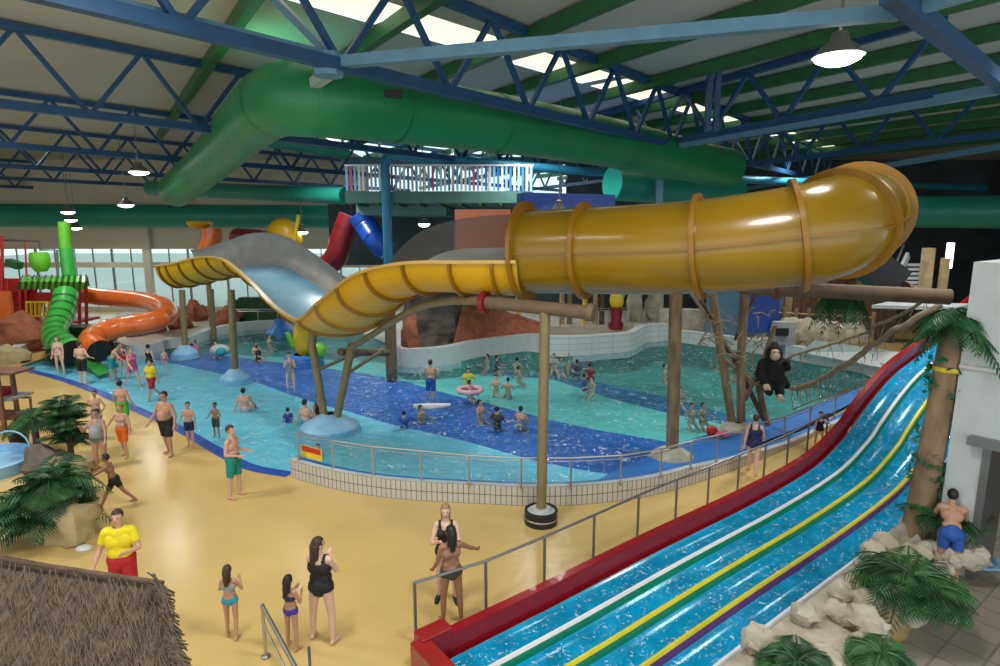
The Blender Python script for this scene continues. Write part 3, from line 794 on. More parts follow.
o = MB().ell(D(284,240,33), (1.0, .8, 1.2), 16, 10).build('slide_bowl', 'yellow', None, True); tag(o, 'yellow curved slide bowl behind the dark red tube', 'slide')
o = MB().tube([D(299,215,32.5), D(292,250,32.5)], .12).build('pole', 'yellow_paint', None, True); tag(o, 'leaning yellow pole beside the yellow bowl', 'pole')
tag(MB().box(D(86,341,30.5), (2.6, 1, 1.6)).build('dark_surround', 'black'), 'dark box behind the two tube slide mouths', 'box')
tag(MB().grid([[G(80,361,.5),G(84,356,.5)],[G(90,368,.2),G(100,361,.2)],[G(98,376,.1),G(110,372,.1)]]).build('splash_chute', 'green_slide'), 'flat green chute end running out into the shallows', 'chute')
# play tower left
tw = thing('play_tower', 'red framed play tower with green barrel roof on the left', 'play tower', tuple(G(50, 348)))
for x, y0, y1 in [(2,236,352),(8,280,352),(20,285,350),(26,285,348),(52,288,340),(79,285,345),(86,285,342),(0,262,300)]:
    MB().tube([D(x, y0, 35), D(x+1, y1, 35)], .09, 8).build('pole', 'red', tw)
rr = []
for i in range(13):
    q = i/12; rr.append([D(19+66*q, 289, 34.2), D(20+66*q, 282, 34), D(24+62*q, 276, 35), D(28+60*q, 277, 36.4), D(30+60*q, 286, 37)])
MB().grid(rr).build('barrel_roof', 'lime', tw, True)
for i in range(12):
    q = i/11.0; MB().tube([D(19+66*q, 289, 34.15), D(20+66*q, 282, 33.95), D(24+62*q, 275.6, 35)], .07, 6).build('roof_rib', 'green_beam', tw)
mb = MB()
for i in range(6): mb.bar(D(27+i*4.3, 302, 34.3), D(27+i*4.3, 315, 34.3), .14, .05)
mb.bar(D(26,302,34.3), D(50,302,34.3), .1); mb.bar(D(26,316,34.3), D(50,316,34.3), .1); mb.build('yellow_barrier', 'yellow_paint', tw)
MB().box(D(50,297,35.5), (4.2, .2, .55)).build('red_panel', 'red', tw)
MB().box(D(12,300,36), (3.0, .3, 2.6)).build('red_panel', 'red', tw)
MB().box(D(12,322,36), (1.4, .2, 1.6)).build('green_panel', 'green_slide', tw)
MB().box(D(4,310,34.5), (1.0, .2, 2.2)).build('orange_panel', 'orange', tw)
MB().box(D(50,320,35.5), (4.6, 2, .15)).build('platform', 'red', tw)
MB().tube([D(0,240,35.5), D(39,241,35.5), D(40,250,35.5), D(57,250,35.5), D(58,285,35.5)], .07, 6).build('water_pipe', 'metal_dk', tw)
MB().tube([D(25,240,35.5), D(27,285,35.5)], .05, 6).build('water_pipe', 'red', tw)
mb = MB(); p = D(40,262,34.8); mb.lathe(p, [(.3,-.55), (.5,-.2), (.52,.2), (.45,.55)], 14); tag_o = mb.build('tipping_bucket', 'lime', tw, True)
MB().bar(D(8,262,34.8), D(20,266,34.8), .5, .4).build('tipping_trough', 'green_beam', tw)
o = MB().tube([D(64,222,36), D(66,250,36)], .33, 14).build('green_pillar', 'lime', None, True); 
cpz = thing('green_pole', 'tall bright green pole standing behind the barrel roof', 'pole', tuple(D(66, 280, 36)))
o.name = 'upper_section'; o.parent = cpz; o.matrix_parent_inverse = Matrix.Translation(-cpz.location)
MB().tube([D(66,248,36), D(70,282,36)], .37, 14).build('lower_section', 'green_slide', cpz, True)
# rocks on the island
def rock(c, r, mtl, seed, label, group=None, name='rock'):
    o = MB().ell(c, r, 14, 9, jit=.35, seed=seed).build(name, mtl, None, True); return tag(o, label, 'rock', group)
for i, (x, y, w, h) in enumerate([(150,334,1.2,1.0),(176,330,1.1,.9),(193,322,1.3,1.0),(128,338,.8,.6),(222,328,1.3,1.0)]):
    p = G(x, y); rock((p.x, p.y+.6, h*.5), (w*.62, w*.6, h*.75), 'rock_red', i, 'reddish play rock on the white pool island', 'red rocks on the far pool edge')
# white island kerb
def kerb(label, pix, h, th, mtl='offwhite', name='pool_kerb', z0=0):
    pts = [Vector(p) for p in catm([G(x, y, z0) for x, y in pix], 6)]
    mb = MB(); a = offs(pts, 0, z0-.3); b = offs(pts, 0, z0+h); c = offs(pts, th, z0+h); d = offs(pts, th, z0-.3)
    us = [0]
    for p, q in zip(pts, pts[1:]): us.append(us[-1]+(q-p).length)
    mb.grid([a, b], [[(u, 0) for u in us], [(u, h+.3) for u in us]]); mb.grid([b, c, d], [[(u, v) for u in us] for v in (1, 1.3, 1.6)])
    o = mb.build(name, mtl); return struct(o)
kerb('', [(95,350),(110,350),(130,355),(150,354),(172,348),(190,346),(214,337),(250,330),(300,328),(350,328)], .5, .5)
kerb('', [(398,352),(396,360),(400,366),(420,367),(450,364),(480,357),(528,351),(545,352)], .85, .4, 'offwhite')
kerb('', [(545,356),(575,356),(604,354),(632,351),(646,343),(668,341)], 1.0, .4, 'whitetile')
kerb('', [(668,341),(690,344),(740,351),(792,360),(860,373),(884,380)], .7, .3, 'whitetile')
kerb('', [(20,358),(35,350),(60,347),(78,350)], .5, .5)
# rock tower
def rockmass(name, label, path2, z0, ztop, mtl, seed, jit=.3, rowsn=8, parent=None):
    rows = []
    n = len(path2)
    for k in range(rowsn+1):
        v = k/rowsn; row = []
        cx = sum(p.x for p in path2)/n; cy = sum(p.y for p in path2)/n
        for i, p in enumerate(path2):
            zt = ztop[i] if hasattr(ztop, '__len__') else ztop
            sc_ = 1-.12*v
            q = Vector((cx+(p.x-cx)*sc_, cy+(p.y-cy)*sc_, z0+(zt-z0)*v))
            nv = noise.noise(q*1.3+Vector((seed, 0, 0)))*jit
            d = Vector((p.x-cx, p.y-cy, 0)).normalized(); row.append(q+d*nv+Vector((0, 0, noise.noise(q*2+Vector((0, seed, 0)))*jit*.3 if k else 0)))
        rows.append(row)
    mb = MB(); mb.grid(rows, closed=True)
    cxp = sum((p for p in rows[-1]), Vector())/n; i0 = len(mb.v); mb.v.append(tuple(cxp)); b = (rowsn)*n
    for i in range(n): mb.addf((b+i, b+(i+1) % n, i0))
    return mb.build(name, mtl, parent, False)
cx, cy = G(430, 360).x, G(430, 360).y+2.3
circ_ = [Vector((cx+1.75*math.cos(a), cy+1.5*math.sin(a), 0)) for a in [2*math.pi*i/22 for i in range(22)]]
rk = thing('rock_tower', 'dark grey brown rock drum rising from the curved white kerb', 'rock', (cx, cy, 0))
rockmass('rock_face', '', circ_, .4, 3.0, 'rock_grey', 3, .35, 9, rk)
# red slope
rs = thing('rock_slope', 'orange red rocky bank sloping down beside the dark rock', 'rock', tuple(G(480, 350)))
mb = MB(); rows_ = []
for i in range(15):
    q = i/14; x = 450+q*92; yb = interp([(440,353),(480,346),(528,341),(545,342)], x); p = G(x, yb, .7)+Vector((0, 1.5, 0))
    h = 2.2*(1-q)**1.1+.15
    rows_.append([Vector((p.x, p.y, -.1)), p+Vector((0, .05, 0)), p+Vector((.3, .9, h*.55+noise.noise(p*2)*.2)), p+Vector((.5, 1.9, h+noise.noise(p*3)*.2)), p+Vector((.7, 3.2, h*.8))])
mb.grid(rows_); mb.build('bank', 'rock_red', rs)
p = G(402, 358, .8); rock((p.x+.05, p.y+2.2, 1.5), (.4, .4, .9), 'rock_red', 9, 'pinkish upright boulder left of the dark rock drum')
# net cover posts etc: far red canopy behind netting
o = MB().box(D(483,232,22), (2.0, .3, 1.6)).build('red_canopy', 'orange'); tag(o, 'orange red canopy seen through the netting of slide', 'canopy')
# mushroom
g = G(281, 337); ms = thing('splash_mushroom', 'bright blue mushroom shaped fountain in the far shallow water', 'fountain', (g.x, g.y, 0))
MB().lathe((g.x, g.y, 0), [(.3, -.2), (.3, .6), (.25, .9)], 18).build('stem', 'pale_blue', ms, True)
MB().lathe((g.x, g.y, .25), [(.85, .0), (.78, .2), (.45, .38), (.32, .8), (.1, .85)], 24).build('cap', 'blue_ledge', ms, True)
g = G(304, 356); ds = thing('splash_toy', 'yellow and lime animal shaped splash toy standing in the pool', 'water toy', (g.x, g.y, 0))
MB().ell((g.x, g.y, .9), (.5, .45, .95), 16, 10).build('body', 'yellow_paint', ds, True)
MB().ell((g.x+.2, g.y-.2, 1.9), (.4, .45, .35), 14, 8).build('head', 'yellow_paint', ds, True)
MB().ell((g.x+.75, g.y-.3, .35), (.45, .35, .4), 14, 8).build('paw', 'lime', ds, True)
MB().tube([(g.x-.5, g.y, .5), (g.x-.75, g.y-.1, 1.2)], .12).build('arm', 'lime', ds, True)
MB().lathe((g.x, g.y, 0), [(1.0, -.6), (.95, .02), (.5, .1)], 20).build('base_disc', 'blue_ledge', ds, True)
# coloured posts, promenade behind pool
def simple(name, label, cat, mb, mtl, group=None, smooth=False): return tag(mb.build(name, mtl, None, smooth), label, cat, group)
for i, (x, mt) in enumerate([(519,'yellow_paint'),(565,'plank'),(573,'post_tan'),(589,'yellow_paint'),(600,'plank'),(607,'bark_dk')]):
    p = G(x, 338); simple('promenade_post', 'thin %s post on the promenade behind the pool' % ('yellow' if mt == 'yellow_paint' else 'brown'), 'post', MB().tube([(p.x, p.y+2, 0), (p.x, p.y+2, 4.6)], .16, 10), mt, 'yellow promenade posts' if mt == 'yellow_paint' else 'brown promenade posts', True)
fpos = []
for i in range(13): fpos.append((D(548+i*12, 325, 35.5).x, 35.5, .5))
railing('promenade_railing', 'thin grey railing on the promenade behind the wave pool', fpos, 1.1, .5, 'metal', r=.025)
struct(MB().box((6, 39, .25), (18, 7.0, .5)).build('promenade', 'deck_far'))
# statue figures and signs behind
p = D(616, 322, 34.6); tf = thing('totem_figure', 'red and yellow carved totem figure on the promenade', 'statue', (p.x, p.y, .5))
MB().lathe((p.x, p.y, .5), [(.42, 0), (.45, .3), (.3, .5), (.36, 1.0), (.30, 1.3)], 12).build('lower_body', 'maroon', tf, True)
MB().ell((p.x, p.y, 2.2), (.42, .3, .6), 12, 8).build('torso', 'yellow_paint', tf, True)
MB().ell((p.x, p.y, 3.0), (.28, .28, .34), 12, 8).build('head', 'wood', tf, True)
MB().tube([(p.x+.3, p.y-.1, 2.4), (p.x+.7, p.y-.2, 3.1)], .1).build('arm', 'lime', tf, True)
for i, x in enumerate((636, 654)):
    p = D(x, 305, 37.5); st_ = thing('white_statue', 'pale rock like statue %s on the promenade' % ('with folded shape' if i else 'standing tall'), 'statue', (p.x, 37.5, .5))
    MB().ell((p.x, 37.5, 1.5), (.5, .4, 1.2), 12, 9, jit=.4, seed=i).build('body', 'rock_tan', st_, True)
    MB().ell((p.x, 37.5, 3.0), (.4, .4, .5), 12, 9, jit=.4, seed=i+4).build('head', 'white', st_, True)
# promenade structures on the right: brown timber front
hut = thing('timber_hut', 'long brown timber building front behind the pool on the right', 'hut', (14, 30, 0))
a, b = D(780, 340, 33), D(910, 340, 31)
for i in range(15):
    q = a.lerp(b, i/14); MB().box((q.x, q.y+2, 2.0), (.85, .15, 4.0)).build('timber_board', ['beam_brown', 'wood', 'bark_dk', 'plank'][i*5 % 4], hut)
MB().bar((a.x, a.y+1.8, 4.0), (b.x, b.y+1.8, 4.0), .4).build('roof_beam', 'beam_brown', hut)
fence = thing('rope_fence', 'low pale wooden fence before the timber hut', 'fence', (14, 24, 0))
a, b = D(770, 335, 33), D(872, 335, 31)
for i in range(9):
    q = a.lerp(b, i/8); MB().tube([(q.x, q.y, .0), (q.x, q.y, 2.0)], .09, 8).build('post', 'plank', fence)
MB().tube([(a.x, a.y, 1.7), (b.x, b.y, 1.7)], .05).build('rail', 'plank', fence)
for i in range(9):
    x = 792+i*8.5; p = G(x, 349+i*.9); rock((p.x, p.y+.6, .9), (.6, .45, .65), 'rock_tan', 20+i, 'pale boulder along the far right pool bank', 'boulders on the far right bank')
cbx = simple('control_box', 'grey cabinet with a dark screen behind the gorilla', 'cabinet', MB().box(D(783, 333, 23), (.75, .4, .9)).box(D(783, 333, 23)*1-Vector((0, 0, 1.3)), (.2, .2, 2.4)), 'furn_grey')
MB().box(D(782, 332, 22.75), (.5, .05, .3)).build('screen', 'black', cbx)
p = D(265, 312, 40); simple('hedge', 'dark green clipped hedge behind the far pool kerb', 'hedge', MB().box((p.x, 40, .8), (4.6, .8, 1.6)).box((p.x+.3, 40.1, 1.65), (3.9, .6, .2)), 'leaf')
railing('far_railing', 'low pale railing before the dark hedge', [(p.x-2.6+i*1.3, 38.8, 0) for i in range(6)], 1.1, 0, 'metal', r=.03)
# blue mural
simple('mural_panel', 'blue and white painted panel behind the driftwood tree', 'panel', MB().box(D(744, 308, 33), (4.2, .2, 3.2)), 'pale_steel')
simple('mural_panel', 'dark blue panel right of the painted panel', 'panel', MB().box(D(762, 305, 32.5), (1.8, .2, 3.0)), 'blue')
simple('loft_wall', 'grey stone faced block behind the thick trunk post', 'block', MB().box(D(705, 330, 34), (5.2, .6, 2.4)), 'rock_tan')
p = D(850, 345, 21); simple('pool_liner_bank', 'white sloping bank with blue mark beyond the vine rope', 'bank', MB().quad(G(800,352,.5), G(884,368,.5), G(900,352,1.2), G(815,340,1.2)), 'white')
# stairs at far right
stt = thing('staircase', 'pale metal staircase beyond the end of the yellow tube', 'staircase', tuple(D(900, 290, 24)))
for i in range(9): MB().box(D(902-i*.2+i*1.2, 300-i*4.4, 24+i*.15), (1.5, .3, .1)).build('tread', 'offwhite', stt)
MB().bar(D(886,303,23.8), D(908,255,25), .12, .3).build('stringer', 'offwhite', stt); MB().bar(D(917,303,23.8), D(932,258,25), .12, .3).build('stringer', 'offwhite', stt)
MB().bar(D(884,290,23.8), D(904,245,25), .06).build('handrail', 'metal', stt)
simple('timber_post', 'light timber post before the staircase', 'post', MB().bar(D(923,303,22), D(929,248,22), .3), 'plank')
simple('timber_post', 'light timber post beside the glowing tube lamp', 'post', MB().bar(D(940,303,22), D(946,258,22), .22), 'plank')
simple('tube_lamp', 'glowing vertical tube lamp beyond the slide top', 'lamp', MB().tube([D(948,268,22), D(951,243,22)], .12), 'tube_glow')
simple('dark_box', 'angular black equipment box under the yellow tube end', 'box', MB().box(D(880,273,17), (1.0, .8, .8), Matrix.Rotation(.6, 3, 'Y')), 'black')
simple('walkway_slab', 'pale concrete walkway edge beneath the staircase', 'slab', MB().bar(D(880,305,22), D(965,307,20), 1.5, .12), 'offwhite')
# horizontal brown beam
hb_ = thing('log_beam', 'long round brown beam above the vine ropes on the right', 'beam', tuple(D(850, 292, 15.5)))
MB().tube([D(740,287,15.6), D(950,297,14.4)], .19, 14).build('log', 'beam_brown', hb_, True)
for q in (775, 905): MB().tube([D(q,291,15.2)-Vector((0, .0, 0)), D(q,291,15.2)+Vector((.1, 0, 0))], .24, 14).build('collar', 'wood', hb_, True)
off_b = OE+.72
sb = 0.0
for k in range(400):
    q = sl(k*.05, 0, off_b); dpt = q.y*math.cos(PIT)+.7*math.sin(PIT)
    if 500+F*q.x/dpt >= 972: sb = k*.05; break
# ============================================================ FOLIAGE
def frond(base, az, L, droop, w, mtl, parent, n=9, leaf=.32, up=.9):
    """pinnate palm frond: rachis with separate leaflets"""
    mb = MB(); pts = []
    for i in range(n+1):
        t = i/n; r = L*t*(math.cos(up*(1-.3*t))); z = L*(math.sin(up)*t-droop*t*t)
        pts.append(Vector(base)+Vector((math.cos(az)*r, math.sin(az)*r, z)))
    mb.tube(pts, [.018*(1-.7*i/n)+.004 for i in range(n+1)], 4)
    for i in range(1, n*2):
        t = i/(n*2); k = min(n-1, int(t*n)); p = pts[k].lerp(pts[k+1], t*n-k); d = (pts[k+1]-pts[k]).normalized()
        sd = d.cross(Vector((0, 0, 1))).normalized(); ll = leaf*(math.sin(math.pi*min(1, t*.85+.15))+.15)
        for sgn in (-1, 1):
            tip = p+sd*sgn*ll*.85+d*ll*.55-Vector((0, 0, ll*.35)); m_ = p.lerp(tip, .45)+Vector((0, 0, ll*.05)); wv = d*w
            i0 = len(mb.v); mb.v += [tuple(p), tuple(m_-wv), tuple(tip), tuple(m_+wv)]; mb.addf((i0, i0+1, i0+2, i0+3))
    return mb.build('frond', mtl, parent)
def palm(label, base, h, L, nf, trunks=1, leaf=.32, mtl='leaf', name='potted_palm', droop=.75, up0=.9, group=None, tr=.035, w=.02, jit=.3, spread=.25):
    t = thing(name, label, 'plant', tuple(base), group); base = Vector(base)
    for k in range(trunks):
        top = base+Vector((random.uniform(-.12, .12)*(trunks > 1), random.uniform(-.12, .12)*(trunks > 1), h*(1-.15*k)))
        if h > .15: MB().tube([base+Vector((.05*k, 0, 0)), top], [tr*1.2, tr], 8).build('trunk', 'bark_dk', t, True)
        for i in range(nf//trunks):
            frond(top-Vector((0, 0, random.uniform(0, spread)*h)), 2*math.pi*i/(nf//trunks)+random.uniform(-jit, jit), L*random.uniform(.75, 1.1), droop*random.uniform(.7, 1.3), w, random.choice([mtl, 'leaf2' if mtl == 'leaf' else mtl]), t, leaf=leaf, up=up0*random.uniform(.55, 1.2))
    return t
g = G(72, 464); palm('tall slender palm with two dark stems beside the planter rocks', g, 1.75, .85, 56, 2, .30, w=.02, tr=.035, up0=1.35, droop=.75, spread=.6)
g = G(45, 548); palm('large bushy palm filling the lower left planter', g+Vector((0, .4, .5)), .75, 1.15, 90, 1, .36, w=.022, up0=1.35, droop=.8, spread=1.2, name='bushy_palm')
g = G(12, 556); palm('dark drooping palm at the left edge over the planter', g+Vector((0, .6, .3)), .7, 1.1, 44, 1, .36, w=.024, up0=1.3, droop=.8, spread=1.0, name='bushy_palm')
g = G(38, 452); palm('brownish drooping palm left of the tall palm', g, 1.0, 1.0, 16, 1, .34, w=.025, tr=.08, up0=1.2, droop=1.2)
g = G(37, 372); palm('small dark palm in the white kerb bed by the green slide', g+Vector((0, 1.5, .3)), .5, .8, 14, 1, .3, w=.04)
g = G(36, 348); palm('distant palm beneath the red play tower', g, 1.2, 1.0, 14, 1, .3, w=.04)
# trunk post right with crown
g = sl(sb-.1, 0, OE+.36); top = D(955, 322, g.y)
tk = thing('trunk_column', 'tall bark column wound with ivy at right beside white wall', 'column', tuple(g))
tp = [Vector(g), Vector(g).lerp(top, .5)+Vector((.03, 0, 0)), top]
MB().tube([Vector(p) for p in catm(tp, 6)], [.24-.004*i for i in range(13)], 14).build('trunk', 'post_bark', tk, True)
random.seed(3)
for i in range(26):
    frond(top+Vector((0, 0, random.uniform(-.1, .25))), random.uniform(0, 6.28), random.uniform(.5, .95), random.uniform(.7, 1.4), .035, random.choice(['leaf3', 'leaf2', 'leaf']), tk, leaf=.26, up=random.uniform(.0, .7))
mb = MB()
for i in range(360):
    q = random.random(); a = random.uniform(0, 6.28); p = Vector(g).lerp(top, .15+.8*q)+Vector((math.cos(a)*.27, math.sin(a)*.27, 0))
    s_ = .06; v = Vector((random.uniform(-1, 1), random.uniform(-1, 1), random.uniform(-1, 1)))*s_; w_ = Vector((random.uniform(-1, 1), random.uniform(-1, 1), random.uniform(-1, 1)))*s_
    if noise.noise(p*1.5) > -.05: mb.quad(p-v, p+w_, p+v, p-w_)
mb.build('ivy', 'leaf3', tk)
MB().lathe((top.x, top.y, top.z-.9), [(.245, 0), (.25, .04), (.245, .08)], 14).build('yellow_band', 'yellow_paint', tk)
# hanging plants on the log beam
g = D(843, 290, 15.4); palm('trailing green plant hanging from the brown beam', g, .1, .8, 22, 1, .28, droop=1.6, up0=.2, name='hanging_plant', mtl='leaf3', w=.03)
# white building on right
wb = thing('white_building', 'plain white block building at the right edge with an open doorway', 'building', tuple(sl(sb, 0, off_b)))
rb = Matrix(((pn.x, pd.x, 0), (pn.y, pd.y, 0), (0, 0, 1)))
def bb(n0, n1, s0, s1, z0, z1, name, m_): return MB().box(sl(sb+(s0+s1)/2, (z0+z1)/2, off_b+(n0+n1)/2), (n1-n0, s1-s0, z1-z0), rb).build(name, m_, wb)
cz = sl(sb, 0, off_b); bz = D(968, 262, cz.y).z
zd = D(985, 450, sl(sb, 0, off_b+1).y).z
bb(0, 7, 0, 5, zd, bz, 'upper_block', 'offwhite'); bb(0, .5, 0, 1.2, 0, zd, 'pier', 'offwhite'); bb(.5, .62, -.03, 1.2, 0, zd, 'door_jamb', 'metal_dk')
bb(.9, 7, 3, 3.2, 0, zd, 'back_wall', 'plank'); bb(0, 7, -.05, .0, zd+1.25, zd+1.31, 'ledge_line', 'metal'); bb(.3, 7, -.25, .02, zd-.05, zd+.08, 'door_head', 'metal_dk')
bb(.3, .38, -.02, 0, 1.1, 1.3, 'switch_plate', 'black')
mc = sl(sb+1.6, .8, off_b+1.9); simple('doorway_machine', 'dark machine standing in the open doorway', 'machine', MB().box(mc, (1.2, .8, 1.6), rb).box(mc+Vector((0, 0, .9)), (.8, .5, .2), rb), 'black')
# brown tiled floor at right
q = [G(860, 700), sl(prof[-1][0]+3, 0, OE+.3), (44, 30, 0), (44, -3, 0), (3.5, -3, 0)]
mb = MB(); pts = [Vector((x[0], x[1], .012)) for x in q]
mb.v = [tuple(p) for p in pts]; mb.addf(range(len(pts))[::-1] if False else range(len(pts)), [(p.x*.8+p.y*.6, -p.x*.6+p.y*.8) for p in pts]); struct(mb.build('floor_tiled', 'brown_tile'))
# rock garden beside slide
random.seed(11)
bed = MB(); rows_ = []
for i in range(13):
    s = -1.5+i*.75; c0 = sl(s, 0, OE+.03); c1 = sl(s, 0, OE+1.35+.25*math.sin(i))
    if i > 8: c1 = sl(s, 0, OE+1.2-.05*i)
    rows_.append([Vector((c0.x, c0.y, .35)), c0.lerp(c1, .5)+Vector((0, 0, .42)), Vector((c1.x, c1.y, .3)), Vector((c1.x, c1.y, 0))])
tag(bed.grid(rows_).build('planting_bed', 'rock_tan'), 'stony raised bed between the slide and brown tiled floor', 'bed')
for i in range(74):
    s = random.uniform(-.9, 8.5); o_ = random.uniform(.12, 1.35); p = sl(s, .42, OE+o_); r_ = random.uniform(.14, .27)
    rock((p.x, p.y, .42+r_*.45), (r_, r_*random.uniform(.7, 1.1), r_*.8), 'rock_tan', 40+i, 'rounded pale boulder in the bed along the slide', 'boulders in the slide bed')
for i in range(8):
    p = G(905+i*7, 560-i*8); rock((p.x, p.y, .3), (.3, .28, .4), 'rock_tan', 90+i, 'pale boulder at the foot of the trunk column', 'boulders by the trunk column')
random.seed(5)
for x, y, h, L, nf, lab in [(903,600,.4,.95,40,'large dark palm arching over the slide edge'),(940,540,.5,.85,20,'bushy palm just below the trunk column'),(795,680,.25,.55,20,'low fan of palm leaves at the bottom edge beside slide'),(880,668,.2,.5,18,'bright low palm in the front of stone bed'),(922,612,.35,.8,30,'drooping palm over the tiled floor side of bed')]:
    g = G(x, y, .5); palm(lab, g, h, L, int(nf*1.4), 1, .30, w=.017, name='garden_palm', tr=.06, mtl='leaf' if y != 668 else 'leaf2')
g = G(948, 520); palm('small palm tree before the white building wall', g, 1.3, .75, 22, 1, .3, w=.03, tr=.07, name='garden_palm', droop=1.3, up0=.5)
# planter rocks at left
for i, (x, y, w, h, m_) in enumerate([(66,546,.46,.85,'rock_yellow'),(74,502,.36,.7,'rock_yellow'),(60,480,.42,.45,'rock_yellow'),(40,474,.5,.6,'rock_grey'),(80,474,.28,.35,'rock_yellow')]):
    g = G(x, y); rock((g.x, g.y+.2, h*.45), (w, w*.8, h*.75), m_, 60+i, ['tall tan planter rock behind the bushy palm','tan rock the running boy reaches toward','flat tan rock at the foot of the tall palm','grey brown rock left of the tall palm','small tan rock right of the tall palm'][i])
simple('white_towel', 'small white folded cloth on the deck beside planter rock', 'cloth', MB().ell(Vector(G(84,548)), (.16, .12, .06), 10, 6), 'white', smooth=True)
# driftwood tree near gorilla
dw = thing('driftwood_tree', 'bare leaning trunks tied together holding up the vine ropes', 'tree', tuple(G(738, 428)))
gY = G(738, 428).y
for a, b, r_, m_ in [((733,430),(712,292),.13,'post_bark'),((741,428),(745,292),.13,'post_bark'),((764,420),(700,300),.08,'bark_dk'),((745,400),(775,325),.07,'post_bark'),((752,380),(690,292),.05,'rope'),((768,425),(757,370),.10,'post_bark'),((735,340),(760,290),.05,'bark_dk')]:
    p0 = D(*a, gY+.1); p1 = D(*b, gY+random.uniform(-.5, .5)); mid = p0.lerp(p1, .5)+Vector((random.uniform(-.1, .1), 0, 0))
    MB().tube([Vector(p) for p in catm([p0, mid, p1], 5)], r_, 10).build('trunk', m_, dw, True)
for i in range(70):
    p0 = D(random.uniform(705, 775), random.uniform(310, 388), gY+random.uniform(-.3, .3)); p1 = p0+Vector((random.uniform(-.6, .6), random.uniform(-.2, .2), random.uniform(-.5, .5)))
    MB().tube([p0, p0.lerp(p1, .5)+Vector((0, 0, .08)), p1], .022, 5).build('twig', 'rope', dw)
MB().lathe((G(738,430).x, G(738,430).y, 0), [(.6, 0), (.5, .12), (.25, .22), (.1, .25)], 18).build('stone_base', 'rock_tan', dw, True)
# vine ropes
random.seed(9)
def vine(label, pts, r, mtl='rope', n=8):
    pp = [Vector(p) for p in catm(pts, n)]; pp = [p+Vector((noise.noise(p*3)*.06, 0, noise.noise(p*3+Vector((5, 0, 0)))*.08)) for p in pp]
    t = thing('vine_rope', label, 'rope', tuple(pp[0]))
    MB().tube(pp, r, 8).build('rope', mtl, t, True)
    for i in range(0, len(pp), 2):
        for q in range(2):
            p = pp[i]; MB().tube([p, p+Vector((random.uniform(-.15, .15), random.uniform(-.1, .1), -random.uniform(.15, .55)))], .009, 4).build('tendril', 'leaf2' if q else 'rope', t)
    return t
vine('thick twisted vine sagging from the gorilla to the trunk column', [D(790,390,gY), D(812,383,gY-.8), D(840,368,gY-1.6), D(870,347,gY-2.4), D(900,328,gY-3.0), D(940,305,gY-3.4)], .085)
vine('thinner upper vine from the gorilla arm to the beam', [D(776,362,gY), D(810,350,gY-.6), D(850,338,gY-1.2), D(885,322,gY-2), D(925,300,gY-3.0)], .045)
vine('knotted vine net end between driftwood and gorilla', [D(722,357,gY), D(742,372,gY), D(760,384,gY), D(775,372,gY)], .06)
# cargo net strands
nt_ = thing('rope_net', 'sagging dark rope net strung below the thick vine', 'net', tuple(D(820, 385, gY-1)))
for i in range(9):
    x = 790+i*9; MB().tube([D(x, 386-i*3.0, gY-.7-i*.22), D(x+3, 408-i*2.4, gY-.8-i*.22)], .012, 5).build('strand', 'rope', nt_)
MB().tube([D(792,410,gY-.8), D(815,400,gY-1.2), D(840,393,gY-1.8), D(866,380,gY-2.4)], .018, 5).build('strand', 'rope', nt_)
# ============================================================ GORILLA
def eval_remesh(mb, vox, name, mats, smooth=4):
    me = mb.mesh('tmp', 'white'); o = bpy.data.objects.new('tmp', me); COL.objects.link(o)
    m = o.modifiers.new('r', 'REMESH'); m.mode = 'VOXEL'; m.voxel_size = vox
    s = o.modifiers.new('s', 'SMOOTH'); s.factor = .5; s.iterations = smooth
    dg = bpy.context.evaluated_depsgraph_get(); ev = o.evaluated_get(dg)
    out = bpy.data.meshes.new_from_object(ev); out.name = name
    out.materials.clear()
    for q in mats: out.materials.append(q)
    out.polygons.foreach_set('use_smooth', [True]*len(out.polygons)); out.polygons.foreach_set('material_index', [0]*len(out.polygons))
    bpy.data.objects.remove(o); bpy.data.meshes.remove(me); return out
c = D(772, 370, gY-.2)
gr = thing('toy_gorilla', 'large black plush gorilla hanging among the vine ropes', 'toy', (c.x, c.y, c.z-.7))
mb = MB(); V3 = lambda x, y, z: c+Vector((x, y, z))
mb.caps(V3(0, .05, -.25), V3(0, 0, .15), .40, .36); mb.ell(V3(.0, -.05, .55), (.27, .26, .29)); mb.ell(V3(0, .02, .75), (.16, .2, .16))
mb.caps(V3(-.3, 0, .22), V3(-.43, -.1, -.1), .15, .13); mb.caps(V3(-.43, -.1, -.1), V3(-.33, -.35, -.35), .13, .1)
mb.caps(V3(.3, 0, .25), V3(.42, -.1, .1), .15, .12); mb.caps(V3(.42, -.1, .1), V3(.28, -.3, .32), .12, .09)
mb.caps(V3(-.18, -.1, -.45), V3(-.22, -.4, -.6), .18, .13); mb.caps(V3(.2, -.1, -.45), V3(.15, -.35, -.7), .18, .13)
mb.caps(V3(.35, .05, -.3), V3(.5, 0, -.5), .18, .12)
link('fur_body', eval_remesh(mb, .035, 'fur_body', [M['fur']]), gr)
mk('gskin', (.55, .42, .28), rough=.6)
MB().ell(V3(-.06, -.27, .50), (.15, .12, .14)).ell(V3(-.06, -.24, .62), (.13, .1, .09)).build('muzzle', 'gskin', gr, True)
for dx in (-.12, 0): MB().ell(V3(dx, -.34, .635), (.022, .015, .025), 8, 6).build('eye', 'black', gr, True)
for p in ((-.33, -.42, -.42), (.1, -.45, -.74)):
    mb = MB(); mb.ell(V3(*p), (.11, .1, .09))
    for k in range(4): mb.caps(V3(p[0]-.08+k*.05, p[1]-.07, p[2]), V3(p[0]-.09+k*.055, p[1]-.12, p[2]-.07), .025, .02, 6)
    mb.build('paw', 'gskin', gr, True)
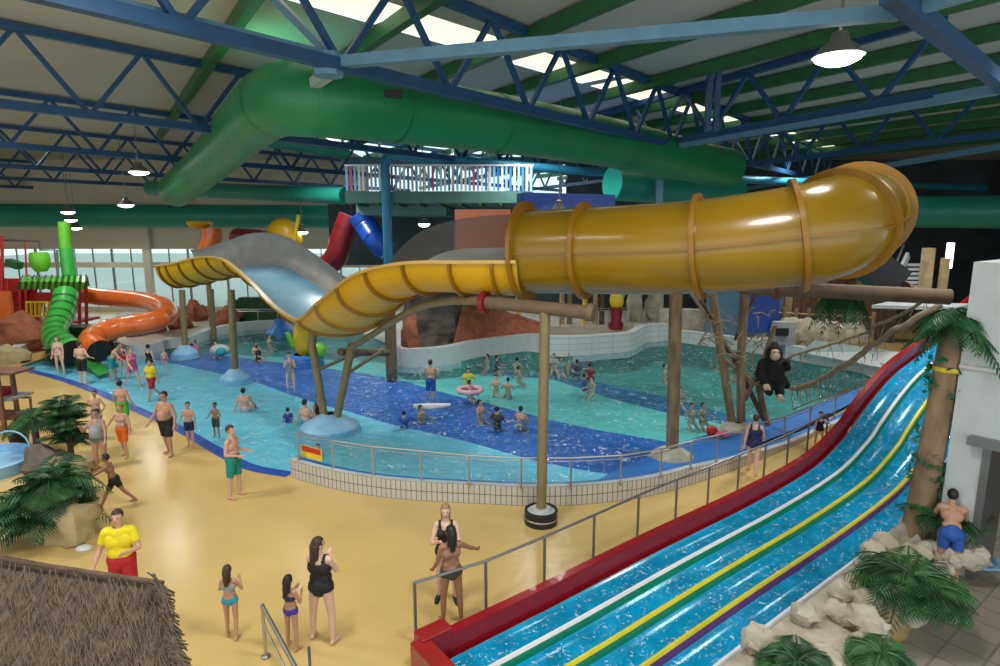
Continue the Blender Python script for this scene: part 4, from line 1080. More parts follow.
# ============================================================ PEOPLE
SK = {'a': (.62, .36, .25), 'b': (.50, .27, .17), 'c': (.72, .46, .34), 'd': (.33, .16, .09)}
for k, v in SK.items(): mk('skin_'+k, v, rough=.5, var=.05, scale=8)
for k, v in {'brown': (.05, .022, .012), 'dark': (.012, .009, .008), 'blond': (.30, .17, .07), 'ginger': (.2, .07, .02)}.items(): mk('hair_'+k, v, rough=.55, var=.3, scale=30)
for k, v in {'c_black': (.01, .01, .012), 'c_navy': (.015, .025, .10), 'c_blue': (.02, .10, .42), 'c_teal': (.0, .24, .20), 'c_green': (.10, .50, .04), 'c_orange': (.85, .16, .01), 'c_red': (.45, .01, .02), 'c_yellow': (.80, .66, .01), 'c_pink': (.75, .12, .28), 'c_purple': (.06, .03, .30), 'c_grey': (.30, .32, .33), 'c_cyan': (.02, .30, .45), 'c_olive': (.05, .06, .03)}.items(): mk(k, v, rough=.65, var=.1, scale=8)
def rot_up(v, piv, lean, tw=0, roll=0):
    m = Matrix.Rotation(tw, 3, 'Z') @ Matrix.Rotation(lean, 3, 'X') @ Matrix.Rotation(roll, 3, 'Y')
    return piv+m @ (v-piv)
def person(label, pos, h, face, pose='stand', skin='a', hair=('brown', 'short'), clothes=(), fem=False, vox=.02, girth=1.0, lean=0, legs=None, arms=None, headturn=0, headtilt=0, zrot=None, roll=0, group=None, shoes=None):
    """legs: per side (hip flex, knee flex, spread); arms: per side (flex, spread, elbow, inward). lean +: forward"""
    if legs is None: legs = {'stand': [(4, 6, 5), (-3, 2, 5)], 'walk': [(24, 10, 2), (-20, 22, 2)], 'sit': [(95, 60, 18), (100, 70, 18)], 'tread': [(60, 75, 14), (45, 60, 14)], 'swim': [(8, 12, 8), (-2, 15, 8)], 'kneel': [(30, 110, 8), (30, 110, 8)]}[pose]
    if arms is None: arms = {'stand': [(6, 10, 18, 0), (2, 10, 14, 0)], 'walk': [(-22, 9, 20, 0), (24, 9, 28, 5)], 'sit': [(-15, 18, 10, 0), (30, 12, 40, 10)], 'tread': [(30, 30, 60, 30), (20, 25, 70, 30)], 'swim': [(150, 25, 15, 0), (120, 40, 30, 0)], 'kneel': [(20, 20, 40, 0)]*2}[pose]
    s = h/1.75; child = h < 1.4; g_ = girth*(1.0 if not child else .95)
    hs = 1.0+(.22 if child else 0)*(1.4-h)/.5 if child else 1.0
    sw_ = (.165 if fem else .19)*(.92 if child else 1); hw = .095 if fem else .085
    pel = Vector((0, 0, .95)); lr = R(-lean)
    A = lambda v: rot_up(Vector(v), pel, -lr, 0, R(roll))
    # lean forward = towards -Y: rotate about X by +angle sends +z to -y
    segs = []
    def seg(n, a, b, ra, rb): segs.append((n, Vector(a), Vector(b), ra, rb))
    chest = A((0, -.005, 1.33)); waist = A((0, 0, 1.10)); neck = A((0, .01, 1.50)); sh = A((0, 0, 1.42))
    gt = g_
    seg('pelvis', A((-hw*.7, .0, .95)), A((hw*.7, .0, .95)), .115*gt, .115*gt)
    seg('pelvis', A((0, .03, .93)), A((0, .03, .98)), .12*gt, .12*gt)
    seg('waist', A((-.05, -.01, 1.08)), A((.05, -.01, 1.08)), .105*gt, .105*gt)
    seg('waist', pel, waist, .12*gt, .105*gt)
    seg('chest', A((-.07*sw_/.19, 0, 1.28)), A((.07*sw_/.19, 0, 1.28)), .115*gt, .115*gt)
    seg('shoulder', A((-sw_*.85, .005, 1.41)), A((sw_*.85, .005, 1.41)), .062*gt**.5, .062*gt**.5)
    seg('chest', waist, A((0, 0, 1.37)), .105*gt, .10*gt)
    if gt > 1.15: seg('waist', A((0, -.08, 1.08)), A((0, -.08, 1.14)), .12*gt, .12*gt)
    if fem and not child:
        for sx in (-1, 1): seg('chest', A((sx*.075, -.085, 1.29)), A((sx*.075, -.095, 1.28)), .062, .058)
    hc = neck+(A((0, 0, 2))-A((0, 0, 1))).normalized()*(.145*hs)
    hm = Matrix.Rotation(R(headturn), 3, 'Z') @ Matrix.Rotation(R(headtilt), 3, 'X')
    hc = neck+hm @ (hc-neck) if abs(headtilt) > 1 else hc
    seg('neck', A((0, .01, 1.44)), hc-Vector((0, 0, .05)), .056, .052)
    H = lambda v: hc+hm @ (Vector(v)*hs)
    gz = []
    for si, sx in enumerate((1, -1)):
        f, k, ab = legs[si]; f, k, ab = R(f), R(k), R(ab)
        hp = Vector((sx*hw, 0, .93)); d1_ = Vector((sx*math.sin(ab), -math.sin(f)*math.cos(ab), -math.cos(f)*math.cos(ab))); kn_ = hp+d1_*.44
        d2_ = Vector((sx*math.sin(ab)*.4, -math.sin(f-k), -math.cos(f-k))).normalized(); an = kn_+d2_*.42
        seg('thigh', hp, kn_, .088*gt*(1.05 if fem else 1), .056*gt**.6); seg('calf', kn_, kn_.lerp(an, .35), .054*gt**.6, .055*gt**.6); seg('calf', kn_.lerp(an, .35), an, .055*gt**.6, .036)
        if pose in ('swim', 'kneel', 'sit', 'tread'): fd = (d2_*.6+Vector((0, -.5, 0))).normalized()
        else: fd = Vector((sx*.15, -1, 0)).normalized()
        an2 = an-Vector((0, 0, .02))
        seg('foot', an2-fd*.04+Vector((0, 0, -.02)), an2+fd*.11+Vector((0, 0, -.035)), .034, .028); seg('foot', an2+fd*.08+Vector((sx*.015, 0, -.03)), an2+fd*.15+Vector((sx*.01, 0, -.038)), .032, .024)
        gz.append(an2.z-.068)
    hands = []
    for si, sx in enumerate((1, -1)):
        f, ab, e, inn = [R(q) for q in arms[si]]
        s0 = A((sx*sw_, .005, 1.40)); 
        d1_ = Vector((sx*math.sin(ab), -math.sin(f)*math.cos(ab), -math.cos(f)*math.cos(ab)))
        d2_ = Vector((sx*math.sin(ab)*.6-sx*math.sin(inn), -math.sin(f+e), -math.cos(f+e))).normalized()
        if abs(lean) > 25: pass
        el = s0+d1_*.29; wr = el+d2_*.25
        seg('uparm', s0, el, .050*gt**.6, .038*gt**.6); seg('forearm', el, el.lerp(wr, .3), .038*gt**.6, .039*gt**.5); seg('forearm', el.lerp(wr, .3), wr, .039*gt**.5, .027)
        hands.append((wr, d2_, sx))
    mb = MB()
    for n, a, b, ra, rb in segs: mb.caps(a, b, ra, rb, 12)
    mb.ell(H((0, .005, .02)), (.078*hs, .098*hs, .105*hs), 16, 12, hm); mb.ell(H((0, -.025, -.045)), (.058*hs, .07*hs, .075*hs), 12, 8, hm)
    mb.caps(H((0, -.09, .02)), H((0, -.112, -.018)), .010*hs, .015*hs, 6)
    for sx in (1, -1): mb.ell(H((sx*.08, .01, .0)), (.014, .022, .034), 8, 6, hm)
    for wr, d, sx in hands:
        side = d.cross(Vector((0, 1, .1))).normalized(); nr = side.cross(d).normalized()
        pm = wr+d*.055; mb.caps(wr+d*.01, pm+d*.03, .026, .028, 8); mb.caps(pm-side*.022, pm+side*.022, .02, .02, 8)
        fr_ = max(.0085, vox*.62)
        for k in range(4):
            o_ = side*((k-1.5)*.021*max(1, fr_/.0095)); fl = (.066, .075, .07, .056)[k]; b0 = pm+d*.035+o_
            b1 = b0+d*fl*.55-nr*.006; mb.caps(b0, b1, fr_, fr_*.95, 6); mb.caps(b1, b1+(d*.8-nr*.5).normalized()*fl*.5, fr_*.95, fr_*.8, 6)
        t0 = wr+d*.03+side*.022*(1 if sx > 0 else -1); t1 = t0+(side*(1 if sx > 0 else -1)*.7+d*.7).normalized()*.035; mb.caps(t0, t1, .013, .011, 6); mb.caps(t1, t1+(d*.9-nr*.3).normalized()*.03, .011, .009, 6)
    me = eval_remesh(mb, vox/max(s, .6), 'body', [M['skin_'+skin]], 3)
    zmin = min(gz) if pose in ('stand', 'walk') else 0
    base = Vector(pos)
    tf = Matrix.Translation(base) @ Matrix.Rotation(R(face), 4, 'Z') @ Matrix.Scale(s, 4) @ Matrix.Translation((0, 0, -zmin))
    if zrot is not None: tf = Matrix.Translation(base) @ Matrix.Rotation(R(face), 4, 'Z') @ zrot @ Matrix.Scale(s, 4) @ Matrix.Translation((0, 0, -.95))
    elif pose in ('sit', 'kneel', 'tread', 'swim'): tf = Matrix.Translation(base) @ Matrix.Rotation(R(face), 4, 'Z') @ Matrix.Scale(s, 4) @ Matrix.Translation((0, 0, -.95))
    root = bpy.data.objects.new('person', me); COL.objects.link(root); root.matrix_world = tf; tag(root, label, 'person', group)
    def child_(name, me_): 
        o = bpy.data.objects.new(name, me_); COL.objects.link(o); o.parent = root; return o
    # garments from body surface
    n = len(me.vertices); co = np.empty(n*3); me.vertices.foreach_get('co', co); co = co.reshape(-1, 3)
    no = np.empty(n*3); me.vertices.foreach_get('normal', no); no = no.reshape(-1, 3)
    best = np.full(n, 1e9); part = np.zeros(n, int); tt = np.zeros(n)
    names_ = []
    allseg = segs+[('head', H((0, 0, -.04)), H((0, 0, .06)), .085*hs, .09*hs)]+[('hand', w, w+d*.12, .03, .03) for w, d, sx in hands]
    for i, (nm, a, b, ra, rb) in enumerate(allseg):
        a_, b_ = np.array(a), np.array(b); d = b_-a_; t = np.clip(((co-a_)@d)/max(1e-9, d@d), 0, 1); ds = np.linalg.norm(co-(a_+t[:, None]*d), axis=1)-(ra+(rb-ra)*t)
        mski = ds < best; best[mski] = ds[mski]; part[mski] = i; tt[mski] = t[mski]; names_.append(nm)
    nm = np.array([names_[i] for i in part])
    inv = Matrix.Rotation(0, 3, 'X'); upv = np.array(A((0, 0, 2))-A((0, 0, 1))); hgt = (co-np.array(pel))@upv+.95
    th = nm == 'thigh'; pe = nm == 'pelvis'; wa = nm == 'waist'; chs = nm == 'chest'; shd = nm == 'shoulder'; ua = nm == 'uparm'
    body_ = pe | wa | chs
    for cl in clothes:
        kind, cm = cl[0], cl[1]; infl = .012
        if kind == 'shorts': sel = (th & (tt < .62)) | pe | (wa & (hgt < 1.03)); infl = .022
        elif kind == 'longshorts': sel = (th & (tt < .9)) | pe | (wa & (hgt < 1.03)); infl = .028
        elif kind == 'trunks': sel = (th & (tt < .3)) | pe | (wa & (hgt < 1.0))
        elif kind == 'suit': sel = (body_ & (hgt < (1.36))) | (th & (tt < .12)) | (chs & (np.abs(co[:, 0]) > .06) & (hgt < 1.45) & (hgt > 1.3)) | (shd & (np.abs(np.abs(co[:, 0])-.10) < .025))
        elif kind == 'bottom': sel = (pe & (hgt < 1.02)) | (th & (tt < .12)) | (wa & (hgt < 1.0))
        elif kind == 'top': sel = (chs | wa) & (hgt > 1.19) & (hgt < 1.33)
        elif kind == 'tee': sel = body_ & (hgt > .9) | shd | (ua & (tt < .62)) | (th & (tt < .05)); infl = .022
        elif kind == 'skirt': sel = body_ | shd | (th & (tt < .5)); infl = .03
        if sel.sum() < 10: continue
        vs = {}; mbc = MB()
        for p in me.polygons:
            if all(sel[v] for v in p.vertices):
                f = []
                for v in p.vertices:
                    if v not in vs: vs[v] = len(mbc.v); mbc.v.append(tuple(co[v]+no[v]*infl))
                    f.append(vs[v])
                mbc.addf(f)
        child_({'tee': 't_shirt', 'suit': 'swimsuit', 'top': 'bikini_top', 'bottom': 'bikini_bottom', 'skirt': 'dress', 'trunks': 'trunks'}.get(kind, 'shorts'), mbc.mesh('garment', cm, True))
    # hair
    mbh = MB(); mbh.ell((0, .012, .03), (.088, .108, .108), 18, 14)
    style = hair[1]; keep = []
    for f in mbh.f:
        cc = np.mean([mbh.v[i] for i in f], axis=0)
        if cc[2] > .075 or (cc[1] > -.02 and cc[2] > -.03) or (cc[1] > .03 and cc[2] > -.08) or (style != 'short' and cc[1] > .0 and cc[2] > -.09): keep.append(f)
    mbh.f = keep; mbh.m = [0]*len(keep)
    if style == 'long': mbh.caps((0, .07, .0), (0, .11, -.26), .075, .045, 10); mbh.caps((.04, .06, .0), (.05, .07, -.2), .05, .03, 8); mbh.caps((-.04, .06, .0), (-.05, .07, -.2), .05, .03, 8)
    if style == 'bun': mbh.ell((0, .11, .05), (.05, .05, .05), 10, 8)
    if style == 'pony': mbh.caps((0, .11, .04), (0, .15, -.14), .03, .02, 8)
    mbh.v = [tuple(H(v)) for v in mbh.v]
    child_('hair', mbh.mesh('hair', 'hair_'+hair[0], True))
    if vox < .03:
        for sx in (-1, 1): child_('eye', MB().ell(H((sx*.031, -.083, .018)), (.011, .007, .008), 8, 6).mesh('eye', 'black', True))
        child_('mouth', MB().ell(H((0, -.094, -.052)), (.022, .006, .006), 8, 6).mesh('mouth', 'c_red', True))
    if shoes:
        for w in [q for q in segs if q[0] == 'foot']: child_('shoe', MB().caps(w[1], w[2], w[3]+.012, w[4]+.012, 10).mesh('shoe', shoes, True))
    return root
NV = .0105; MV = .016; FV = .024
random.seed(21)
person('woman in black swimsuit seen from behind, head turned left, arms folded', G(324,640), 1.70, 170, 'stand', 'c', ('brown','long'), [('suit','c_black')], True, NV, 1.12, legs=[(2,2,9),(-2,4,9)], arms=[(30,8,105,60),(30,8,105,60)], headturn=-35)
person('small girl from behind in striped teal bikini, leftmost of three by the rail', G(233,637), 1.19, 185, 'walk', 'b', ('brown','long'), [('bottom','c_cyan'),('top','c_grey')], True, NV, .95, arms=[(20,18,105,40),(20,20,105,40)], legs=[(8,10,3),(-6,6,3)])
person('small girl in purple bikini standing behind the chrome handrail', G(293,648), 1.18, 160, 'stand', 'b', ('dark','long'), [('bottom','c_purple'),('top','c_navy')], True, NV, .95, arms=[(20,12,110,40),(15,12,100,40)])
person('lifeguard in yellow shirt and red shorts behind the thatched roof', G(128,612), 1.78, 12, 'stand', 'a', ('brown','short'), [('longshorts','c_red'),('tee','c_yellow')], False, NV, 1.15, arms=[(15,22,85,50),(0,22,30,0)])
person('bearded man in teal shorts facing right on the yellow deck', G(236,497), 1.75, 82, 'stand', 'a', ('brown','short'), [('longshorts','c_teal')], False, NV, 1.05, arms=[(-8,10,95,10),(-5,8,85,30)])
person('big man in black shorts walking toward the camera at waterline', G(169,455), 1.82, -12, 'walk', 'b', ('dark','short'), [('longshorts','c_black')], False, NV, 1.18, arms=[(-5,20,35,0),(8,22,30,0)], legs=[(10,14,5),(-8,6,5)])
person('boy in navy shorts right beside the big man in black', G(191,447), 1.33, 5, 'walk', 'a', ('brown','short'), [('shorts','c_navy')], False, .014, arms=[(10,18,20,0),(10,18,20,0)], legs=[(8,8,4),(-6,6,4)])
g = G(217,437); person('small dark haired boy standing at pool edge in dark shorts', (g.x,g.y,-.02), 1.07, -5, 'stand', 'd', ('dark','short'), [('longshorts','c_olive')], False, .014, arms=[(10,25,70,20),(10,25,70,20)])
person('woman with dark hair in grey swim top walking behind the boy', G(102,470), 1.64, 5, 'stand', 'b', ('dark','short'), [('bottom','c_black'),('suit','c_grey')], True, .014, 1.3, arms=[(20,20,20,0),(30,30,100,30)])
person('boy in bright orange shorts walking beside the palm', G(125,457), 1.5, -5, 'walk', 'a', ('blond','short'), [('longshorts','c_orange')], False, .014, arms=[(10,25,20,0),(10,35,20,0)], legs=[(8,8,3),(-8,10,3)])
person('boy in a dark cap standing behind the woman in grey', G(99,436), 1.42, 10, 'stand', 'a', ('dark','short'), [('shorts','c_grey')], False, MV, arms=[(5,30,40,30),(5,30,40,30)])
person('man in lime green shorts behind the orange shorts boy', G(125,431), 1.62, 180, 'stand', 'a', ('dark','short'), [('longshorts','c_green')], False, MV, 1.1, arms=[(5,14,20,0),(5,14,20,0)])
person('boy in black shorts striding left with hands toward the rock', G(117,507), 1.34, -75, 'walk', 'd', ('dark','short'), [('shorts','c_black')], False, NV, lean=14, arms=[(60,10,10,0),(45,10,20,0)], legs=[(28,4,3),(-25,18,3)])
person('man in black trunks seen from behind by green slide mouth', G(84,384), 1.75, 175, 'stand', 'c', ('brown','short'), [('longshorts','c_black')], False, MV, 1.1, arms=[(8,20,60,20),(8,20,60,20)])
person('bather in pale pink swimwear standing left of the green slide', G(61,374), 1.65, 10, 'stand', 'c', ('ginger','pony'), [('bottom','pale_pink'),('top','pale_pink')], True, MV)
g = G(114,378); person('bather in loose teal shorts bending forward by orange slide', (g.x,g.y,-.1), 1.68, 100, 'stand', 'a', ('dark','short'), [('longshorts','teal')], False, MV, 1.15, lean=30, arms=[(30,12,20,0),(30,12,20,0)])
g = G(134,384); person('woman in bright pink dress stepping through shallow water', (g.x,g.y,-.1), 1.6, 60, 'walk', 'c', ('blond','bun'), [('skirt','c_pink')], True, MV)
g = G(124,372); person('child in red swimwear behind the woman in pink', (g.x,g.y,-.15), 1.4, 20, 'stand', 'c', ('blond','short'), [('suit','c_red')], True, MV)
g = G(153,398); person('lifeguard in yellow top and red shorts standing in the shallows', (g.x,g.y,-.1), 1.6, -20, 'walk', 'a', ('dark','short'), [('longshorts','c_red'),('tee','c_yellow')], False, MV)
g = G(151,374); person('bather in black swimsuit behind the wading lifeguard', (g.x,g.y,-.3), 1.6, 170, 'stand', 'c', ('dark','short'), [('suit','c_black')], True, MV)
g = G(165,364); person('toddler alone in shallow water near the post cone', (g.x,g.y,-.3), 1.0, 30, 'stand', 'c', ('blond','short'), [('trunks','c_pink')], False, MV)
SITM = None
def water(label, px, py, h, face, pose, zoff, **kw):
    g = G(px, py, 0); kw.setdefault('vox', FV); kw.setdefault('hair', ('dark', 'short')); kw.setdefault('skin', 'a')
    return person(label, (g.x, g.y, zoff), h, face, pose, **kw)
water('man sitting in light blue shallows leaning on his left hand', 245, 407, 1.7, 190, 'sit', -.05, vox=MV, girth=1.1, clothes=[('shorts','pale_pink')], lean=-8)
g = G(291,388); person('woman in patterned swimsuit standing at the deep blue edge', (g.x,g.y,-depth(g)*.6), 1.6, 15, 'stand', 'c', ('dark','bun'), [('suit','c_grey')], True, MV, arms=[(25,12,100,30),(25,12,100,30)])
water('man in teal shorts sitting near the foot of V support', 306, 421, 1.7, 150, 'sit', -.05, vox=MV, girth=1.1, clothes=[('shorts','teal')])
water('child lying in water left of the sitting man', 288, 417, 1.1, 200, 'sit', -.2, vox=MV, clothes=[('tee','c_purple')])
water('woman sitting right behind the man in teal shorts', 319, 414, 1.6, 30, 'sit', -.05, vox=MV, fem=True, clothes=[('suit','c_black')], skin='b')
water('child in dark top wading behind the orange sign', 318, 452, 1.0, 10, 'tread', -.25, vox=MV, clothes=[('tee','c_grey')])
g = G(431,394); person('man in blue shorts standing in the deep blue band', (g.x,g.y,-.42), 1.75, 170, 'stand', 'a', ('brown','short'), [('longshorts','c_blue')], False, MV, arms=[(25,15,100,30),(25,15,100,30)])
water('swimmer paddling beside a white float board', 421, 413, 1.5, 60, 'tread', -.42)
bd = G(430, 407, .03); simple('float_board', 'long white float board in the deep blue band', 'float', MB().tube([bd-Vector((.6,-.1,0)), bd, bd+Vector((.7,.25,0))], [.08,.14,.06], 8), 'white', smooth=True)
water('child in blue top bobbing at edge of the pale shallows', 404, 420, 1.2, 180, 'tread', -.25, clothes=[('tee','c_blue')])
for x, y, f, lab, kw in [(480,414,60,'swimmer turning right, leftmost of the trio in deep blue',{}),(497,421,160,'swimmer in olive top at the middle of the trio',{'clothes':[('tee','c_olive')]}),(521,420,150,'broad backed swimmer, rightmost of the trio left of post',{'girth':1.2}),
    (468,377,20,'yellow topped child between rock bank and deep blue band',{'clothes':[('tee','c_yellow')]}),(470,391,80,'swimmer lying on a pale ring',{}),(496,384,0,'pale child standing low in turquoise water',{'skin':'c'}),(508,387,180,'dark haired swimmer beside the pale child',{}),
    (517,364,180,'woman standing near the curved white kerb',{'fem':True}),(519,373,100,'child in front of the woman by the kerb',{}),(497,362,90,'swimmer near the grab rail of the island',{'clothes':[('tee','c_navy')]}),(487,361,-60,'swimmer holding the island grab rail',{}),
    (554,359,0,'bather leftmost in the group by the white tiled wall',{'skin':'c'}),(561,363,10,'bather in pale top in the group by tiled wall',{'clothes':[('tee','c_grey')]}),(569,358,20,'bather in the middle of the group at the tiled wall',{}),(582,356,0,'slim bather standing against the white tiled wall',{'skin':'d'}),
    (577,365,180,'bather in dark top in front of tiled wall group',{'clothes':[('tee','c_navy')]}),(590,369,150,'swimmer splashing right of the wall group',{'clothes':[('tee','c_red')]}),(585,381,90,'swimmer in blue top in turquoise band behind the post',{'clothes':[('tee','c_blue')]}),(592,384,-60,'bare backed swimmer beside one in blue top',{'skin':'c'}),
    (692,411,10,'swimmer left of the pair between trunk and driftwood',{}),(703,410,30,'swimmer right of the pair between trunk and driftwood',{'skin':'b'}),(680,393,0,'swimmer half hidden behind the trunk post',{}),(665,369,60,'pale swimmer just left of the thick trunk',{'skin':'c'}),(722,363,60,'lone swimmer in dark water left of driftwood',{}),
    (256,352,60,'swimmer at the left of far shallow green water',{'skin':'c'}),(258,356,100,'swimmer in dark top near the blue mushroom',{'clothes':[('tee','c_black')]}),(269,343,90,'swimmer lying back near the blue mushroom',{'skin':'c'}),(216,352,30,'bather holding the pale float by the far cone',{'skin':'c'}),(195,352,-30,'child in pink by the leftmost slide post',{'clothes':[('tee','c_pink')]}),(189,350,30,'child in dark top next to the leftmost post',{'clothes':[('tee','c_navy')]})]:
    kw = dict(kw); h_ = 1.5 if y > 370 else 1.6
    water(lab, x, y-2, h_, f, 'tread', -min(.60, depth(G(x, y-2))*.62), **kw)
p = G(220, 350, .1); simple('float_toy', 'rounded pale and teal float toy far left in the pool', 'float', MB().ell(p, (.5, .38, .3), 14, 8), 'offwhite', smooth=True)
p = G(223, 352, .05); simple('float_ball', 'teal ball beside the pale float toy', 'ball', MB().ell(p+Vector((-.1,0,0)), (.27, .24, .24), 14, 8), 'teal', smooth=True)
p = G(470, 390, .02); simple('swim_ring', 'pale inflatable ring in turquoise water', 'ring', MB().tube([p+Vector((.45*math.cos(a), .45*math.sin(a), 0)) for a in [i*math.pi/8 for i in range(16)]], .1, 8, closed=True), 'pale_pink', smooth=True)
fs = thing('starfish_float', 'bright pink and red star float lying on the blue apron', 'float', tuple(G(719,435)))
p = G(719,434,.15); mb = MB()
for i in range(5): a = i*2*math.pi/5+.3; mb.caps(p, p+Vector((.32*math.cos(a), .32*math.sin(a), .02)), .09, .04, 8)
mb.build('star', 'pink', fs, True)
MB().ell(G(712,431,.2), (.18, .18, .18)).build('knob', 'red', fs, True)
person('woman in navy swimsuit walking away along the narrow walkway', G(752,474), 1.63, 150, 'walk', 'c', ('brown','bun'), [('suit','c_navy')], True, .013, 1.2)
person('small child in dark swimwear holding the rail on walkway', G(818,448), 1.05, -20, 'stand', 'c', ('dark','short'), [('suit','c_black')], True, .014, arms=[(60,50,10,0),(10,12,10,0)])
person('long haired woman in black swimsuit facing the camera on deck', G(447,600), 1.72, 5, 'stand', 'c', ('blond','long'), [('suit','c_black')], True, NV, 1.0, arms=[(25,14,95,40),(25,14,95,40)], shoes='c_black')
person('tanned woman seen from behind resting her hand on walkway rail', G(452,622), 1.66, 200, 'stand', 'd', ('dark','long'), [('bottom','c_olive')], True, NV, 1.0, arms=[(10,12,30,0),(35,45,15,-25)])
person('man in blue shorts bending over beside the rock bed', G(945,582), 1.72, 150, 'stand', 'b', ('dark','short'), [('shorts','c_blue')], False, .013, 1.0, lean=35, arms=[(30,10,15,0),(30,10,15,0)])

# ============================================================ FOREGROUND LEFT
th = thing('thatched_roof', 'sloping brown thatched hut roof filling the lower left corner', 'roof', tuple(G(80, 640, 0)))
r0, r1 = G(8, 556, 2.9), G(163, 585, 2.9); r2, r3 = G(192, 700, 2.35), G(-60, 715, 2.35); r4 = G(-60, 552, 2.9)
rows_ = []
for i in range(9):
    q = i/8; rows_.append([r4.lerp(r3, q), r0.lerp(r3.lerp(r2, .35), q), r1.lerp(r2, q)])
MB().grid([[p+Vector((0, 0, .03*math.sin(3.14*i/8))) for p in r] for i, r in enumerate(rows_)]).build('thatch_slope', 'thatch', th)
mb = MB()
for (a, b) in ((r4, r1), (r1, r2), (r2, r3), (r3, r4)): mb.quad(a-Vector((0, 0, .16)), b-Vector((0, 0, .16)), b, a)
mb.build('thatch_edge', 'straw', th)
random.seed(2); mb = MB()
for k in range(150):
    q = k/150; p = r1.lerp(r2, q); d = Vector((random.uniform(.02, .12), random.uniform(-.05, .05), random.uniform(-.18, -.02))); mb.bar(p-d*.6+Vector((-.05, 0, .05)), p+d*.7, .010)
for k in range(700):
    q = random.random(); w_ = random.random(); a = r4.lerp(r3, w_); b = r1.lerp(r2, w_); p = a.lerp(b, q)+Vector((0, 0, .035)); d = (r2-r1).normalized()*random.uniform(.08, .25)+Vector((random.uniform(-.05, .05), 0, random.uniform(0, .02))); mb.bar(p, p+d, .006)
o = mb.build('straw_stalks', 'straw', th); o['kind'] = 'stuff'
MB().tube([r4+Vector((0, 0, .02)), r1+Vector((0, 0, .02))], .025, 8).build('ridge_pole', 'bark_dk', th, True)
for p in (r1.lerp(r3, .25), r2.lerp(r4, .2), r3.lerp(r1, .2)): MB().tube([(p.x, p.y, 0), (p.x, p.y, p.z-.15)], .07, 8).build('hut_post', 'wood', th)
# chrome handrail
hr = thing('stair_handrail', 'chrome handrail of the steps at the bottom of the view', 'handrail', tuple(G(266, 656)))
b0 = G(266, 657); t0 = Vector((b0.x, b0.y, .85)); e0 = G(300, 672, .45); e1 = G(330, 760, .1)
MB().tube([b0, t0], .026, 10).build('post', 'metal', hr, True); MB().tube([t0, G(298, 672, .8), G(335, 760, .8)], .032, 10).build('top_rail', 'metal', hr, True)
MB().tube([t0-Vector((0, 0, .3)), G(296, 690, .45)], .016, 8).build('lower_rail', 'metal', hr, True)
MB().lathe(b0, [(.07, 0), (.07, .02), (.03, .04)], 14).build('foot_plate', 'metal_dk', hr)
g = G(312, 700); MB().tube([(g.x, g.y, 0), (g.x, g.y, .8)], .022, 8).build('post', 'metal_dk', hr, True)
# timber stand far left
ts = thing('timber_stand', 'brown timber shelf stand with dark red cushions at left edge', 'stand', tuple(G(10, 435)))
for x, y in ((20,430),(6,436),(-12,430)):
    g = G(x, y); MB().bar(g, g+Vector((0, 0, 1.9)), .1).build('leg', 'wood', ts)
g = G(5, 432); z_ = lambda z, w=2.0, m_='wood', h_=.07, dy=0: MB().box((g.x-.3, g.y+.2+dy, z), (w, .9, h_)).build('shelf', m_, ts)
z_(1.92); z_(1.1, 1.7, 'furn_grey'); z_(.5, 1.7)
MB().box((g.x-.5, g.y+.1, 1.28), (1.3, .7, .22)).build('cushion', 'cushion_red', ts, bevel=.06)
MB().tube([G(22,424)+Vector((0,0,.9)), G(34,424)+Vector((0,0,.9)), G(34,430)+Vector((0,0,.7))], .04).build('side_arm', 'wood', ts, True)
g = G(20, 446); simple('dark_tub', 'black tub standing at the foot of the timber stand', 'tub', MB().lathe((g.x, g.y, 0), [(.2, 0), (.28, .5), (.3, .52), (.26, .5), (.2, .1)], 18), 'black', smooth=True)
g = G(4, 352); rock((g.x, g.y+.5, .4), (1.7, 1.2, 1.3), 'rock_red', 77, 'brown rocky mound with green base at the far left edge')
g = G(2, 362); rock((g.x, g.y, .25), (1.2, .8, .6), 'rock_yellow', 78, 'yellowish mound before the brown rock at far left')
mb = MB(); c_ = G(12, 468); mb.tube([c_+Vector((.55*math.cos(a), .1*math.sin(a), .5+.5*math.sin(a))) for a in [R(x) for x in range(-40, 200, 20)]], .022, 8)
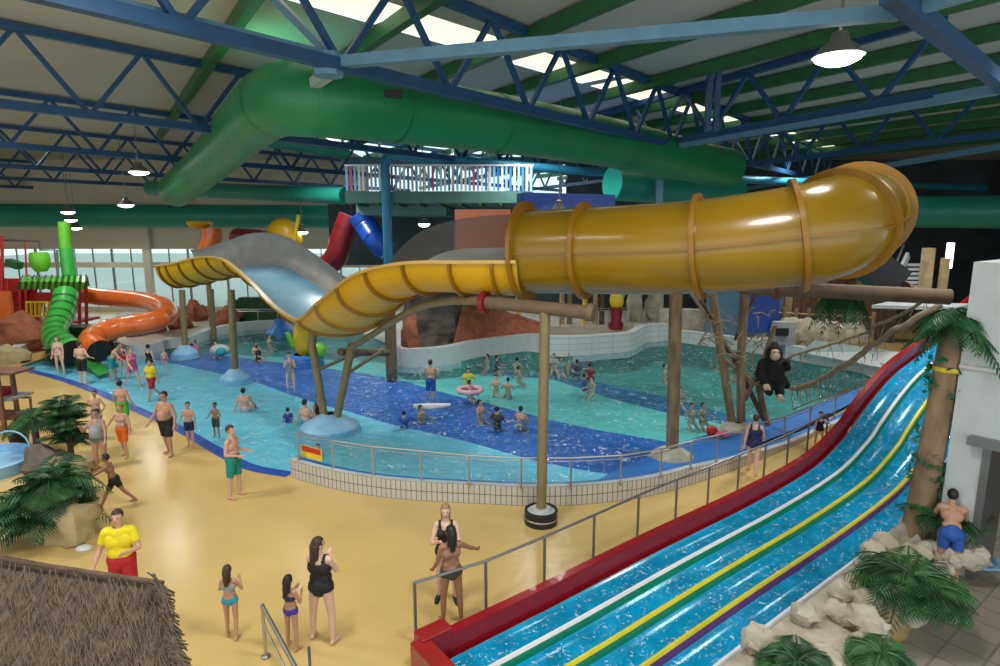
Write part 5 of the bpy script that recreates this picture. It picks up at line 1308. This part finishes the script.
simple('blue_hoop', 'thin pale blue curved tube by the left planter', 'hoop', mb, 'pale_blue', smooth=True)
g = G(4, 470); simple('wading_basin', 'round pale blue basin at the left edge behind the planter', 'basin', MB().lathe((g.x-.6, g.y, 0), [(1.2, 0), (1.25, .3), (1.15, .32), (1.1, .1), (.1, .1)], 28), 'pale_blue', smooth=True)
# items on tiled floor
g = G(970, 596); simple('pool_noodle', 'green pool noodle lying on the brown tiled floor', 'stick', MB().tube([g+Vector((-.02, -.12, .03)), g+Vector((.04, .14, .03))], .015, 6), 'lime', smooth=True)  # noodle in plain lime, not glowing
g = G(995, 566); simple('blue_mat', 'flat blue and white mat on the floor by doorway', 'mat', MB().box(g+Vector((0, 0, .03)), (.7, .35, .04)), 'pale_blue')
# loungers on the promenade / left far crowd posts
for x, y in ((128,352),(330,327)):
    pass
# floor drain line etc: wet shine handled by material
# ============================================================ LIGHT
w = bpy.data.worlds.new('World'); S.world = w; w.use_nodes = True
bg = w.node_tree.nodes['Background']; bg.inputs[0].default_value = (.90, .96, 1.0, 1); bg.inputs[1].default_value = 1.55
def area(name, loc, size, energy, rot=(0, 0, 0), col=(1, 1, 1)):
    l = bpy.data.lights.new(name, 'AREA'); l.shape = 'RECTANGLE'; l.size, l.size_y = size; l.energy = energy; l.color = col
    o = bpy.data.objects.new(name, l); COL.objects.link(o); o.location = loc; o.rotation_euler = rot; o.visible_camera = False if False else True
    return o
for x, y, e in [(-14,11,1.2),(-17,20,1.2),(-9,27,1.2),(-24,32,1),(2,26,1.3),(13,20,1.3),(16,32,1.2),(2,6.5,.8),(12,12.5,1.0),(-6,17,1.2),(-4,7,.8),(-2,35,1)]:  # added fill spots under the roof, no fixtures at these points
    ld = bpy.data.lights.new('overhead_fill', 'SPOT'); ld.energy = 1900*e; ld.spot_size = R(125); ld.spot_blend = .6; ld.shadow_soft_size = .9; ld.color = (1, .98, .94)
    lo = bpy.data.objects.new('overhead_fill', ld); COL.objects.link(lo); lo.location = (x, y, 10.7)
S.view_settings.view_transform = 'Standard'; S.view_settings.exposure = 0
